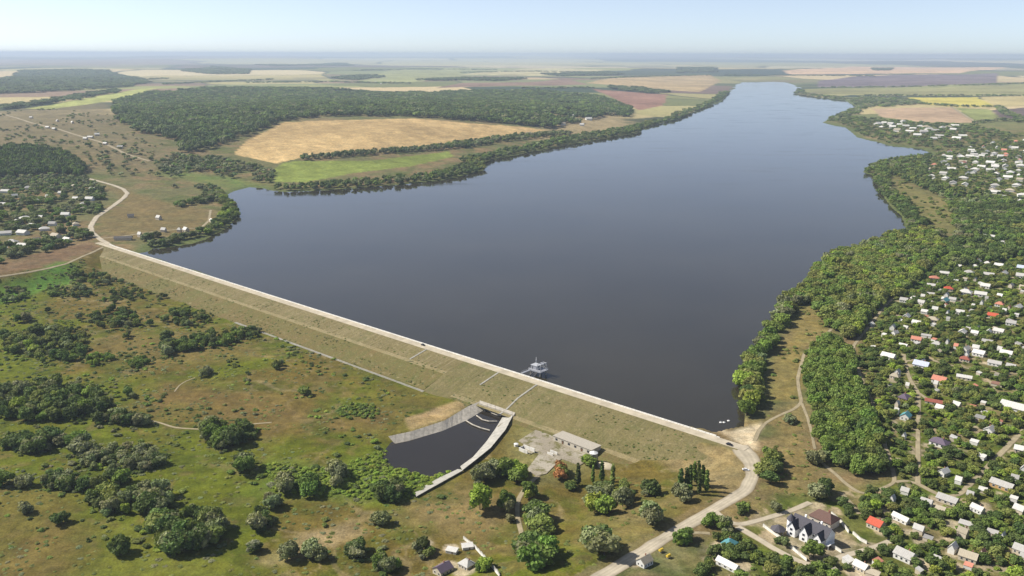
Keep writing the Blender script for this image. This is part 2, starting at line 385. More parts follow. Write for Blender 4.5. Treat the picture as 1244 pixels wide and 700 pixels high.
ROADS = {  # centre line in the photo, width in metres, material
 'dirt_road': (road_main_px[1:], 8.5, M_ROAD, [13, 14, 11] + [8.5] * 9),
 'shore_path': ([(917, 536), (922, 523), (930, 514), (946, 505), (965, 497), (974, 489), (971, 475), (969, 460), (977, 430), (986, 421), (1000, 410), (1011, 399)], 2.8, M_PATH, None),
 'foot_path': ([(974, 490), (981, 507), (986, 525), (990, 546)], 2.2, M_PATH, None),
 'orchard_lane': ([(990, 555), (1003, 566), (1016, 577), (1030, 590), (1047, 601), (1072, 594), (1088, 586), (1083, 565), (1078, 549), (1067, 518), (1061, 491), (1050, 470), (1040, 440), (1037, 420), (1049, 405), (1062, 388), (1076, 371), (1086, 362)], 2.8, M_PATH, None),
 'village_lane': ([(1115, 588), (1115, 560), (1115, 529), (1116, 500), (1116, 478), (1106, 462), (1100, 445), (1098, 430)], 3.2, M_PATH, None),
 'village_road': ([(1115, 588), (1130, 596), (1147, 605), (1167, 601), (1180, 587), (1195, 572), (1211, 556), (1244, 522), (1290, 480)], 3.6, M_PATH, None),
 'lower_lane': ([(868, 620), (880, 632), (896, 639), (927, 631), (950, 624), (963, 620), (986, 610)], 4.2, M_ROAD, None),
 'garden_lane': ([(896, 640), (915, 651), (934, 663), (961, 677), (982, 688), (995, 686), (1030, 674), (1064, 665), (1086, 656)], 4.5, M_ROAD, None),
 'side_path': ([(812, 652), (828, 648), (858, 647), (868, 650)], 3.0, M_PATH, None),
 'hedge_lane': ([(1023, 600), (1030, 607), (1037, 615), (1046, 628)], 2.6, M_PATH, None),
 'bank_road': ([(135, 299), (125, 293), (112, 283), (110, 276), (117, 264), (138, 250), (151, 240), (155, 235), (150, 230), (140, 226), (122, 221), (104, 216)], 8.0, M_ROAD, None),
 'field_track': ([(128, 299), (104, 310), (80, 321), (40, 330), (0, 336), (-60, 346)], 4.0, M_PATH, None),
 'valley_track': ([(182, 196), (150, 186), (120, 172), (80, 160), (40, 150), (0, 138), (-60, 128)], 9.0, M_PATH, None),
 'shore_track': ([(120, 290), (150, 287), (175, 283), (215, 279), (244, 277), (254, 268), (256, 255)], 4.0, M_PATH, None),
 'yard_path': ([(655, 577), (645, 586), (633, 600), (628, 612), (629, 630), (634, 648), (636, 668)], 3.0, M_PATH, None),
 'meadow_track': ([(145, 500), (165, 508), (192, 513), (213, 520), (247, 522), (280, 519), (309, 515), (335, 513)], 2.0, M_PATH, None),
 'meadow_path': ([(212, 476), (218, 468), (226, 463), (237, 459)], 1.3, M_PATH, None),
 'cottage_lane': ([(1088, 586), (1100, 583), (1115, 588)], 3.2, M_PATH, None),
 'far_track': ([(1156, 130), (1170, 139), (1186, 149)], 12, M_PATH, None),
 'upper_lane': ([(1117, 478), (1134, 490), (1160, 500), (1188, 508)], 3.2, M_PATH, None),
 'hill_lane': ([(1098, 440), (1120, 434), (1150, 443), (1190, 450), (1244, 455)], 2.6, M_PATH, None),
}
ROADW = {k: P(v[0]) for k, v in ROADS.items()}

# ------------------------------------------------------------------ ground sheet
def plot_hash(x, y):
    """garden plots: long narrow strips laid out along the village lanes"""
    ca, sa = math.cos(R(-46)), math.sin(R(-46)); gx = (x * ca + y * sa) / 34 + .35 * vnoise(x / 60, y / 60, 7); gy = (-x * sa + y * ca) / 15 + .4 * vnoise(x / 50, y / 50, 9)
    return _hash(np.floor(gx), np.floor(gy + .37 * np.floor(gx)), 19)
def make_ground():
    ang = np.radians(np.arange(-50, 50.001, .16)); rad = [150.0]
    while rad[-1] < 66000: rad.append(rad[-1] * (1.0045 if rad[-1] < 9000 else 1.008))
    rad = np.array(rad)
    A, Rr = np.meshgrid(ang, rad)
    x = (Rr * np.sin(A)).ravel(); y = (Rr * np.cos(A)).ravel(); nr, na = A.shape
    z = np.concatenate([terrain(x[i:i + 200000], y[i:i + 200000]) for i in range(0, len(x), 200000)])
    d = np.hypot(x, y)
    col = np.zeros((len(x), 3))
    def lerp(c, w): col[:] = col * (1 - w[:, None]) + np.asarray(c)[None] * w[:, None]
    n1 = fbm(x / 90, y / 90, 21, 5); n2 = fbm(x / 28, y / 28, 31, 4); n3 = fbm(x / 260, y / 260, 41, 4)
    col[:] = (.125, .125, .055)
    lerp((.175, .135, .07), sstep(.42, .62, n1)); lerp((.075, .10, .03), sstep(.5, .68, n2) * .7)
    # far patchwork of farmland
    ca, sa = math.cos(.35), math.sin(.35)
    pal = np.array([(.20, .21, .09), (.40, .35, .18), (.12, .10, .095), (.25, .27, .11), (.48, .40, .23), (.15, .17, .07), (.16, .12, .10), (.30, .28, .13), (.05, .075, .045), (.34, .32, .15), (.23, .17, .12), (.04, .062, .04), (.19, .22, .10), (.50, .44, .27), (.045, .066, .042)])
    pal_far = np.array([(.44, .42, .27), (.05, .075, .055), (.28, .29, .15), (.04, .06, .05), (.20, .17, .14), (.36, .35, .20), (.07, .09, .06)])
    def patches(sx, sy, rot, s0, pal=pal):
        ca, sa = math.cos(rot), math.sin(rot)
        wx = x + .45 * sx * (fbm(x / (2.2 * sx), y / (2.2 * sx), 51 + s0, 3) - .5); wy = y + .45 * sx * (fbm(x / (2.2 * sx), y / (2.2 * sx), 52 + s0, 3) - .5)
        gx = (wx * ca + wy * sa) / sx; gy = (-wx * sa + wy * ca) / sy
        bd = np.full(x.shape, 9.0); b2 = np.full(x.shape, 9.0); bid = np.zeros(x.shape)
        ix, iy = np.floor(gx), np.floor(gy)
        for ox in (-1, 0, 1):
            for oy in (-1, 0, 1):
                cx, cy = ix + ox, iy + oy
                qx = cx + .5 + .6 * (_hash(cx, cy, 61 + s0) - .5); qy = cy + .5 + .6 * (_hash(cx, cy, 62 + s0) - .5)
                dd = np.maximum(np.abs(gx - qx), np.abs(gy - qy)); k = dd < bd
                b2 = np.where(k, bd, np.minimum(b2, dd)); bd = np.where(k, dd, bd); bid = np.where(k, _hash(cx, cy, 63 + s0), bid)
        c = pal[np.minimum((bid * len(pal)).astype(int), len(pal) - 1)]
        e = (sstep(.05, .02, b2 - bd) * (_hash(np.floor(bid * 997), np.floor(bid * 77), 3) > .45))[:, None]      # tree lines between some fields
        return c * (1 - e) + np.array((.05, .07, .04)) * e
    pc = patches(1000, 640, .35, 0); pf = patches(2300, 3000, .2, 40); pg_ = patches(5200, 9000, .1, 80, pal_far); kg = sstep(14000, 20000, d + 6000 * (n3 - .5))[:, None]; pf = pf * (1 - kg) + pg_ * kg
    kf = sstep(6500, 10500, d + 2500 * (n3 - .5))[:, None]; pc = pc * (1 - kf) + pf * kf
    wf = (sstep(2600, 4300, d + 900 * (n3 - .5)))[:, None]
    col[:] = col * (1 - wf) + pc * wf
    # downstream meadow
    u, v = dam_uv(x, y); ins = inside(x, y, DPOLY)
    md = np.zeros_like(col); md[:] = (.094, .114, .012)
    k = sstep(.44, .60, n1)[:, None]; md = md * (1 - k) + np.array((.116, .094, .024)) * k
    k = sstep(.52, .66, n2)[:, None] * .6; md = md * (1 - k) + np.array((.062, .083, .012)) * k
    k = sstep(.60, .72, fbm(x / 12, y / 12, 71, 3))[:, None] * .6; md = md * (1 - k) + np.array((.13, .105, .04)) * k
    for sc_, thr in ((70, .955), (38, .965)):                 # animal trails and dry runnels
        rd = 1 - np.abs(2 * fbm(x / sc_ + 3, y / sc_ + 8, 101 + sc_, 3) - 1); k = (sstep(thr, thr + .025, rd) * sstep(.42, .55, n1) * .55)[:, None]; md = md * (1 - k) + np.array((.20, .165, .085)) * k
    col[ins] = md[ins]
    # village gardens
    gp = P([(830, 702), (870, 650), (895, 640), (940, 600), (1010, 590), (1045, 600), (1088, 585), (1040, 440), (1085, 365), (1150, 290), (1165, 262), (1120, 215), (1140, 190), (1244, 160), (1330, 200), (1500, 500), (1400, 900), (850, 900)])
    w = sstep(12, -12, sdist(x, y, gp) + 20 * (n2 - .5))
    gc = np.zeros_like(col); gc[:] = (.080, .108, .024)
    hp = plot_hash(x, y); pp_ = np.array([(.076, .110, .018), (.090, .12, .020), (.105, .12, .03), (.18, .16, .075), (.070, .10, .018), (.12, .12, .04), (.105, .14, .024), (.080, .11, .02)]); gc = pp_[np.minimum((hp * 8).astype(int), 7)] * (.9 + .3 * (n2[:, None] - .5))
    k = sstep(.48, .64, fbm(x / 22, y / 22, 81, 4))[:, None] * .6; gc = gc * (1 - k) + np.array((.115, .115, .04)) * k
    k = sstep(.61, .72, fbm(x / 9, y / 9, 82, 3))[:, None]; gc = gc * (1 - k) + np.array((.27, .23, .15)) * k
    col[:] = col * (1 - w[:, None]) + gc * w[:, None]
    for hx, hy, hr in YARDS:
        b = np.where((np.abs(x - hx) < hr * 2.2) & (np.abs(y - hy) < hr * 2.2))[0]
        if len(b):
            w_ = sstep(hr * 1.15, hr * .75, np.hypot(x[b] - hx, y[b] - hy) + (n2[b] - .5) * 5)[:, None] * .8
            col[b] = col[b] * (1 - w_) + np.array((.37, .32, .23)) * w_
    for pg, c, s in SOFT:
        mn, mx = pg.min(0) - 3 * s, pg.max(0) + 3 * s
        b = (x > mn[0]) & (x < mx[0]) & (y > mn[1]) & (y < mx[1])
        if not b.any(): continue
        sd = sdist(x[b], y[b], pg) + (n2[b] - .5) * s * 3 + (n1[b] - .5) * s * 2
        w = sstep(s, -s, sd)[:, None] * (.70 + .30 * sstep(.35, .6, n2[b]))[:, None]
        col[b] = col[b] * (1 - w) + np.array(c) * (1 + .35 * (n1[b, None] - .5)) * w
    rid = np.zeros(len(x), int)
    for i, (nm, (pg, c)) in enumerate(REG.items()):
        mn, mx = pg.min(0) - 100, pg.max(0) + 100
        b = np.where((x > mn[0]) & (x < mx[0]) & (y > mn[1]) & (y < mx[1]))[0]
        if not len(b): continue
        ii = inside(x[b], y[b], pg); rid[b[ii]] = i + 1
        lines = np.sin((x[b[ii]] * .8 + y[b[ii]] * .35) / 9) * .07 * sstep(.3, .6, n2[b[ii]])
        col[b[ii]] = np.array(c) * (1 + .8 * (n3[b[ii], None] - .5) + .6 * (n2[b[ii], None] - .5) + lines[:, None])
    # shore: damp reedy margin, silt under water
    dl = sdist(x, y, LAKE)
    w = sstep(26, 4, dl + 16 * (n2 - .5)) * (dl > -30) * (~ins) * sstep(30, 75, np.hypot(x - A1[0], y - A1[1]))
    lerp((.085, .115, .04), np.clip(w, 0, 1) * .8)
    idx = np.arange(nr * na).reshape(nr, na)
    q = np.stack([idx[:-1, :-1], idx[:-1, 1:], idx[1:, 1:], idx[1:, :-1]], -1).reshape(-1, 4)[:, ::-1]
    fr = rid[q].min(1)
    names = ['ground'] + list(REG)
    for i, nm in enumerate(names):
        qi = q[fr == i]
        if not len(qi): continue
        us, inv = np.unique(qi, return_inverse=True)
        me = bpy.data.meshes.new(nm)
        me.vertices.add(len(us)); me.vertices.foreach_set('co', np.stack([x[us], y[us], z[us]], 1).astype(np.float32).ravel())
        me.loops.add(len(qi) * 4); me.loops.foreach_set('vertex_index', inv.reshape(-1).astype(np.int32))
        me.polygons.add(len(qi)); me.polygons.foreach_set('loop_start', np.arange(0, len(qi) * 4, 4, dtype=np.int32))
        me.polygons.foreach_set('use_smooth', np.ones(len(qi), bool))
        me.update(calc_edges=True)
        at = me.attributes.new('albedo', 'FLOAT_COLOR', 'POINT')
        at.data.foreach_set('color', np.concatenate([np.clip(col[us], .01, .7), np.ones((len(us), 1))], 1).astype(np.float32).ravel())
        me.materials.append(M_GROUND)
        o = bpy.data.objects.new(nm, me); COL.objects.link(o); o['kind'] = 'structure'
YARDS = []

def ngon(name, pts, z, mat, thick=0):
    bm = bmesh.new(); f = bm.faces.new([bm.verts.new((p[0], p[1], z)) for p in pts])
    if f.normal.z < 0: f.normal_flip()
    bmesh.ops.triangulate(bm, faces=[f])
    me = bpy.data.meshes.new(name); bm.to_mesh(me); me.materials.append(mat)
    o = bpy.data.objects.new(name, me); COL.objects.link(o); return o
def offset_poly(p, k):
    n = len(p); out = []
    a = sum(p[i][0] * p[(i + 1) % n][1] - p[(i + 1) % n][0] * p[i][1] for i in range(n)); s = 1 if a > 0 else -1
    for i in range(n):
        t = p[(i + 1) % n] - p[i - 1]; t = t / (np.linalg.norm(t) + 1e-9)
        out.append(p[i] + s * np.array([t[1], -t[0]]) * k * max(1, np.linalg.norm(p[i]) / 1500))
    return np.array(out)
lake_out = offset_poly(LAKE, 7); lake_out[-3:] = LAKE[-3:] + DN * 4
tag(ngon('lake', lake_out, 0.0, M_WATER), kind='structure')

def strip(name, pts, widths, mat, lift=.14, n_across=4, seed=0):
    pts = np.asarray(pts); seg = np.r_[0, np.cumsum(np.linalg.norm(np.diff(pts, axis=0), axis=1))]
    step = max(3.0, seg[-1] / 400); s = np.arange(0, seg[-1], step)
    px = np.interp(s, seg, pts[:, 0]); py = np.interp(s, seg, pts[:, 1]); w = np.interp(s, seg, widths)
    for _ in range(3):                                 # round the bends
        px[1:-1] = (px[:-2] + 2 * px[1:-1] + px[2:]) / 4; py[1:-1] = (py[:-2] + 2 * py[1:-1] + py[2:]) / 4
    tx = np.gradient(px); ty = np.gradient(py); L = np.hypot(tx, ty); nx, ny = -ty / L, tx / L
    rg = np.random.default_rng(seed); wl = w * (1 + .28 * (vnoise(s / 9, s * 0, seed) - .5)); wr = w * (1 + .28 * (vnoise(s / 9, s * 0 + 5, seed) - .5))
    V = []
    for k in range(n_across + 1):
        t = k / n_across - .5; wk = np.where(t < 0, wl, wr)
        X, Y = px + nx * t * wk, py + ny * t * wk
        V.append(np.stack([X, Y, terrain(X, Y) + lift * (1 if abs(t) < .49 else .4)], 1))
    V = np.stack(V, 1); m = n_across + 1; mb = MB(); fs = []
    for i in range(len(s) - 1):
        for k in range(n_across): fs.append((i * m + k, (i + 1) * m + k, (i + 1) * m + k + 1, i * m + k + 1))
    mb.add(V.reshape(-1, 3), [f[::-1] for f in fs])
    o = mb.build(name, mat); o.data.attributes.new('across', 'FLOAT', 'POINT').data.foreach_set('value', np.tile(np.abs(np.linspace(-1, 1, m)), len(s)).astype(np.float32)); tag(o, kind='structure'); return o
for i, (nm, (px, w, mat, ws)) in enumerate(ROADS.items()):
    pts = ROADW[nm]; far = np.hypot(pts[:, 0], pts[:, 1]).mean()
    strip(nm, pts, ws[:len(pts)] if ws else [w] * len(pts), mat, .16 if far < 1500 else .5, 8, i)

# ------------------------------------------------------------------ the dam
def dam_obj(name, prof, mat, parent, u0, u1, step=6.0, jit=0.0):
    n = int((u1 - u0) / step); us = np.linspace(u0, u1, n + 1); m = len(prof); vs = []; fs = []
    for i, uu in enumerate(us):
        for k, (v, z) in enumerate(prof):
            jj = jit * (vnoise(np.array([uu / 14.0]), np.array([k * 3.1]), 5)[0] - .5) if 0 < k < m - 1 else 0
            vs.append((uu, -v, z + jj))
    for i in range(n):
        for k in range(m - 1): fs.append((i * m + k, (i + 1) * m + k, (i + 1) * m + k + 1, i * m + k + 1))
    return MB().add(vs, [f[::-1] for f in fs]).build(name, mat, parent)
def mat_slope(name, c1, c2, c3, rib):
    m, nt, b = new_mat(name, .95)
    tc = nd(nt, 'ShaderNodeTexCoord'); mp = nd(nt, 'ShaderNodeMapping'); mp.inputs['Scale'].default_value = (.35, .02, .02); nt.links.new(tc.outputs['Object'], mp.inputs[0])
    r = noise(nt, 1.0, 4, .7, mp.outputs[0])
    a = noise(nt, .03, 5, .65, tc.outputs['Object']); f = noise(nt, .8, 3, .7, tc.outputs['Object'])
    c = mixc(nt, maprange(nt, a.outputs[0], .38, .62, 0, 1), c1, c2)
    c = mixc(nt, maprange(nt, r.outputs[0], .45, .62, 0, rib), c, c3)
    g = noise(nt, .075, 6, .75, tc.outputs['Object'])
    c = mixc(nt, maprange(nt, g.outputs[0], .52, .66, 0, .65), c, (.105, .112, .034)); h = noise(nt, .22, 5, .75, tc.outputs['Object'])
    c = mixc(nt, maprange(nt, h.outputs[0], .56, .68, 0, .6), c, (.27, .225, .12))
    c = scalec(nt, c, maprange(nt, f.outputs[0], .25, .75, .62, 1.38))
    nt.links.new(c, b.inputs['Base Color']); bump(nt, b, f.outputs[0], .4, .5); return m
M_SLOPE1 = mat_slope('dry_grass_slope', (.175, .145, .064), (.14, .115, .047), (.23, .19, .10), .7)
M_SLOPE1B = mat_slope('dry_slope_grass', (.165, .138, .058), (.125, .112, .042), (.195, .16, .078), .5)
M_SLOPE2 = mat_slope('lower_grass_slope', (.125, .112, .036), (.15, .11, .042), (.098, .108, .03), .45)
M_SLOPE3 = mat_slope('berm_track_grass', (.27, .225, .12), (.235, .19, .09), (.20, .165, .08), .5)
root = empty('earth_dam', (A0[0], A0[1], 0), math.atan2(DU[1], DU[0]))
sgn = 1.0
# local frame: x along the dam, y = -v; make sure +y is the lake side
lake_side = Vector((-DN[0], -DN[1], 0)); loc_y = Vector((-DU[1], DU[0], 0))
if lake_side.dot(loc_y) < 0: sgn = -1.0
tag(root, 'long straight earth dam with pale crest road and dry grassy slope', 'dam')
def toe_v(px, z): return dam_uv(*flat([px], z)[0])[1]
VB = toe_v((420, 412), -1.2); VT = toe_v((420, 440), -8.8)
print('berm v', VB, 'toe v', VT, 'dam length', DL, 'crest low edge', toe_v((655, 469), ZC), 'up', toe_v((655, 457.5), ZC))
dam_obj('crest_road', [(-3.4, ZC), (0, ZC + .12), (4.6, ZC)], M_ROAD, root, -2, DL + 8)
dam_obj('upstream_facing', [(-15, -2.2), (-9.2, .2), (-4.4, ZC + .02), (-3.4, ZC + .02)], M_SLAB, root, 20, DL - 14)
US = dam_uv(*flat([(514, 470)], -6)[0])[0]
dam_obj('grass_slope', [(4.6, ZC), (5.4, ZC - .1), (VB - 2.2, -.9)], M_SLOPE1, root, 0, US, 6, .3)
dam_obj('berm_track', [(VB - 2.2, -.9), (VB + 2.4, -1.3)], M_SLOPE3, root, 0, US, 6, 0)
dam_obj('lower_slope', [(VB + 2.4, -1.3), ((VB + VT) / 2, -5.2), (VT - 2, -8.6), (VT + 10, -10.2)], M_SLOPE2, root, 0, US, 6, .5)
VR = VT - 7
UT = US + 26
zr = lambda v: 2.9 + (v - 5.4) / (VB - 5.4) * -4.4 if v < VB else -1.5 + (v - VB) / (VR - 3 - VB) * -6.2
PL = [(4.6, ZC), (5.4, ZC - .1), (VB - 2.2, -.9), (VB + 2.4, -1.3), ((VB + VT) / 2, -5.2), (VT - 2, -8.6), (VT + 10, -10.2)]
PR = [(4.6, ZC), (5.4, ZC - .1), (VB - 2.2, zr(VB - 2.2)), (VB + 2.4, zr(VB + 2.4)), (VR - 3, -7.7), (VR + 2, -8.3), (VR + 16, -10.4)]
vs = []; fs = []
for i in range(9):
    t = i / 8; t = t * t * (3 - 2 * t)
    for (va, za), (vb, zb) in zip(PL, PR): vs.append((US + (UT - US) * i / 8, -(va + (vb - va) * t), za + (zb - za) * t))
for i in range(8):
    for k in range(6): fs.append((i * 7 + k + 1, (i + 1) * 7 + k + 1, (i + 1) * 7 + k, i * 7 + k)[::-1])
MB().add(vs, [f[::-1] for f in fs]).build('grass_slope', M_SLOPE1B, root)
dam_obj('grass_slope', [(4.6, ZC), (5.4, ZC - .1), (VB, -1.5), (VR - 3, -7.7)], M_SLOPE1B, root, UT, DL + 4, 6, .3)
dam_obj('toe_track', [(VR - 3, -7.7), (VR + 2, -8.3)], M_SLOPE3, root, UT, DL + 4, 6, 0)
dam_obj('lower_slope', [(VR + 2, -8.3), (VR + 16, -10.4)], M_SLOPE2, root, UT, dam_uv(*flat([(580, 486)], -7)[0])[0], 6, .3)
dam_obj('lower_slope', [(VR + 2, -8.3), (VR + 16, -10.4)], M_SLOPE2, root, dam_uv(*flat([(629, 502)], -7)[0])[0], DL + 4, 6, .3)
pw = MB()
for k in range(int((DL - 40) / 5.0)):                 # parapet blocks with gaps
    pw.box((26 + k * 5.0, 4.0, ZC + .32), (4.7, .9, .64))
pw.build('parapet', M_SLAB, root)
for px_a, px_b in (((651, 468), (634, 497)), ((605, 453), (594, 470)), ((514, 426), (500, 441))):
    pa, pb = dam_uv(*flat([px_a], ZC)[0]), None
    uu = pa[0]; mb = MB(); prof = [(4.7, ZC), (VB, -1.5), (VR - 3, -7.7), (VR + 2, -8.3)]
    if px_a[0] < 640: prof = prof[:2] if px_a[0] > 520 else [(4.7, ZC), (VB - 2.2, -.9)]
    for (va, za), (vb, zb) in zip(prof[:-1], prof[1:]):
        n = max(2, int((vb - va) / .8))
        for i in range(n):
            t = (i + .5) / n; mb.box((uu, -(va + (vb - va) * t), za + (zb - za) * t + .12), (1.5, (vb - va) / n * 1.02, .35))
    mb.build('stair', M_CONC, root)

# toe drain: channel slabs along the foot of the dam
td = empty('drainage_channel', (A0[0], A0[1], 0), root.rotation_euler.z)
tag(td, 'white concrete drainage channel along the grassy foot of the dam', 'channel')
ua = dam_uv(*flat([(290, 391)], -8.9)[0])[0]; ub = dam_uv(*flat([(518, 474)], -8.9)[0])[0]
for side in (-1, 1):
    mb = MB(); k = ua
    while k < ub:
        mb.box((k + 1.5, -(VT + 1.6 + side * .75), -8.75), (3.0, .5, .7))
        k += 3.0
    mb.build('side_wall', M_CONC, td)
MB().box(((ua + ub) / 2, -(VT + 1.6), -9.05), (ub - ua, 1.0, .2)).build('channel_floor', M_CONC, td)

# ------------------------------------------------------------------ intake platform in the lake
def intake():
    p = flat([(649, 456)], 1.0)[0]; u, v = dam_uv(*p)
    t = empty('intake_platform', (*dam_pt(u, -19), 0), root.rotation_euler.z)
    tag(t, 'grey steel intake platform standing in the lake beside the dam crest', 'intake tower')
    for x in (-5, 0, 5):
        for y in (-3.6, 3.6):
            MB().tube([(x, y, -4), (x, y, 4.2)], .42, 8).build('leg', M_CONC, t)
    MB().box((0, 0, 4.5), (13, 10, .6)).build('deck', M_STEEL, t)
    cb = MB().box((-2.8, .4, 6.3), (5.6, 5.4, 3.0)).build('cabin', M_STEEL, t)
    MB().box((-2.8, .4, 7.95), (6.4, 6.2, .3)).build('roof', M_PALESTEEL, cb)
    for y in (-1.2, 1.2): MB().box((.04, .4 + y, 6.5), (.12, 1.0, 1.2)).build('window', M_GLASS, cb)
    MB().box((-4.2, -2.33, 5.9), (1, .12, 2.1)).build('door', M_DARKSTEEL, cb)
    g = MB()
    for y in (-3.6, 3.6):
        g.tube([(2.2, y, 4.8), (2.2, y, 10.4)], .22); g.tube([(5.4, y, 4.8), (5.4, y, 10.4)], .22); g.tube([(2.2, y, 10.4), (5.4, y, 10.4)], .22); g.tube([(2.2, y, 5), (5.4, y, 10)], .12)
    for x in (2.2, 5.4): g.tube([(x, -3.9, 10.4), (x, 3.9, 10.4)], .26)
    gg = g.build('gantry', M_PALESTEEL, t)
    MB().box((3.8, .6, 10.2), (3.6, 1.3, 1.2)).build('hoist', M_STEEL, gg)
    r = MB()
    loop = [(-6.3, -4.8), (6.3, -4.8), (6.3, 4.8), (-6.3, 4.8), (-6.3, -4.8)]
    for (xa, ya), (xb, yb) in zip(loop[:-1], loop[1:]):
        for z in (5.35, 5.9): r.tube([(xa, ya, z), (xb, yb, z)], .07, 5)
        for k in range(6): r.tube([(xa + (xb - xa) * k / 6, ya + (yb - ya) * k / 6, 4.8), (xa + (xb - xa) * k / 6, ya + (yb - ya) * k / 6, 5.9)], .06, 5)
    r.build('railing', M_PALESTEEL, t)
    MB().box((-8.9 * 0 - 5.2, -9.6, 4.0), (1.8, 9.4, .3)).build('walkway', M_STEEL, t)
    h = MB()
    for x in (-6.0, -4.4):
        h.tube([(x, -5, 5.2), (x, -14.2, 5.2)], .07, 5)
        for k in range(5): h.tube([(x, -5 - k * 2.3, 4.2), (x, -5 - k * 2.3, 5.2)], .06, 5)
    h.build('handrail', M_PALESTEEL, t)
    MB().tube([(-6, 4.2, 4.8), (-6.6, 5, 9.5), (-8.6, 7.4, 11.2)], [.3, .24, .12]).build('jib_crane', M_PALESTEEL, t)
    for x in (-1.5, 2.5): MB().tube([(x, -4.4, 3.2), (x, -9, 1.2), (x, -12, .4)], .45, 8).build('pipe', M_DARKSTEEL, t)
intake()

# ------------------------------------------------------------------ spillway basin
def ribbon(a, b, thick=.5):
    """sloped slab between two 3D polylines of equal count"""
    n = len(a); vs = [*a, *b, *[(p[0], p[1], p[2] - thick) for p in a], *[(p[0], p[1], p[2] - thick) for p in b]]
    fs = []
    for i in range(n - 1):
        fs += [(i, i + 1, n + i + 1, n + i), (2 * n + i, 3 * n + i, 3 * n + i + 1, 2 * n + i + 1), (i, 2 * n + i, 2 * n + i + 1, i + 1), (n + i, n + i + 1, 3 * n + i + 1, 3 * n + i)]
    fs += [(0, n, 3 * n, 2 * n), (n - 1, 3 * n - 1, 4 * n - 1, 2 * n - 1)]
    return vs, fs
def p3(px, z): 
    q = flat(px, z); return [(a, b, z) for a, b in q]
def dens(px, n=5):
    out = []
    for a, b in zip(px[:-1], px[1:]):
        for k in range(n): out.append((a[0] + (b[0] - a[0]) * k / n, a[1] + (b[1] - a[1]) * k / n))
    return out + [px[-1]]
def spillway():
    c = POOL.mean(0); t = empty('spillway_basin', (0, 0, 0)); 
    tag(t, 'concrete spillway basin with splayed wing walls at the foot of the dam', 'spillway')
    def wing(top, bot, zt, zb, name='wing_wall', m=M_WING):
        vs, fs = ribbon(p3(dens(top), zt), p3(dens(bot), zb)); return MB().add(vs, fs).build(name, m, t)
    wing([(472, 530), (500, 524), (540, 511), (568, 494), (584, 487)], [(481, 540), (496, 537), (537, 525), (568, 512), (589, 499)], -7.4, -11.4)
    wing([(625, 501), (614, 522), (596, 544), (580, 557), (562, 571)], [(612, 502), (601, 520), (590, 536), (574, 555), (559, 566)], -7.4, -11.4, m=M_CONC)
    wing([(563, 571), (540, 584), (520, 595), (506, 603)], [(556, 570), (536, 579), (518, 589), (503, 598)], -7.6, -9.0, m=M_CONC)
    # kerb along the top of each wing
    for top in ([(583, 486.5), (604, 493.5), (626, 501)],):
        vs, fs = ribbon(p3(dens(top), -6.8), p3([(x - 1.5, y + 3.2) for x, y in dens(top)], -6.8), 4.7); MB().add(vs, fs).build('head_wall', M_WING, t)
    for a in ([(566, 511), (574, 516), (584, 520), (595, 523)], [(579, 505), (586, 510), (594, 512), (604, 512)], [(594, 499), (598, 502), (603, 504), (609, 505)]):
        q = p3(dens(a), -10.3); mb = MB(); mb.tube([(x, y, z) for x, y, z in q], .5, 6); mb.build('baffle_sill', M_WING, t)
    for px in ((590, 498), (597, 499.5), (604, 501)):
        q = flat([px], -10)[0]; MB().box((q[0], q[1], -10.2), (1.6, 1.6, 2.4), .3).build('outlet_pier', M_DARKSTEEL, t)
spillway()
tag(ngon('spillway_pool', offset_poly(POOL, 6), -11.0, M_POOL), kind='structure')
yard = P([(630, 536), (652, 522), (668, 526), (726, 547), (723, 556), (704, 566), (682, 558), (664, 576), (652, 579), (640, 571), (655, 552)])
mb = MB(); 
zy = max(Zat(*p) for p in yard) + .25; vs_y = [(p[0], p[1], zy) for p in yard]
bm = bmesh.new(); top = [bm.verts.new(v) for v in vs_y]; f = bm.faces.new(top); 
if f.normal.z < 0: f.normal_flip()
bmesh.ops.triangulate(bm, faces=[f]); r = bmesh.ops.extrude_face_region(bm, geom=bm.faces[:]); 
for v in [g for g in r['geom'] if isinstance(g, bmesh.types.BMVert)]: v.co.z -= .0
for v in top: v.co.z -= 1.6
bmesh.ops.recalc_face_normals(bm, faces=bm.faces[:])
me = bpy.data.meshes.new('concrete_yard'); bm.to_mesh(me); me.materials.append(M_YARD); o = bpy.data.objects.new('concrete_yard', me); COL.objects.link(o); o['kind'] = 'structure'

# ------------------------------------------------------------------ words for labels
ORD = ['first', 'second', 'third', 'fourth', 'fifth', 'sixth', 'seventh', 'eighth', 'ninth', 'tenth', 'eleventh', 'twelfth', 'thirteenth', 'fourteenth', 'fifteenth', 'sixteenth', 'seventeenth', 'eighteenth', 'nineteenth']
TENS = ['twentieth', 'thirtieth', 'fortieth', 'fiftieth', 'sixtieth', 'seventieth', 'eightieth', 'ninetieth']
TENP = ['twenty', 'thirty', 'forty', 'fifty', 'sixty', 'seventy', 'eighty', 'ninety']
def ordinal(i):
    n = i + 1
    if n < 20: return ORD[n - 1]
    t, u_ = divmod(n, 10)
    return TENS[t - 2] if u_ == 0 else TENP[t - 2] + '-' + ORD[u_ - 1]
def unique_labels(items):
    """items: list of (key, base text, photo x); look-alikes of one place are told apart by their order from the left"""
    by = {}
    for k, b, x in items: by.setdefault(b, []).append((x, k))
    out = {}
    for b, l in by.items():
        l.sort(key=lambda q: q[0])
        for i, (x, k) in enumerate(l): out[k] = b if len(l) == 1 else f'{b}, {ordinal(i)} from left'
    return out

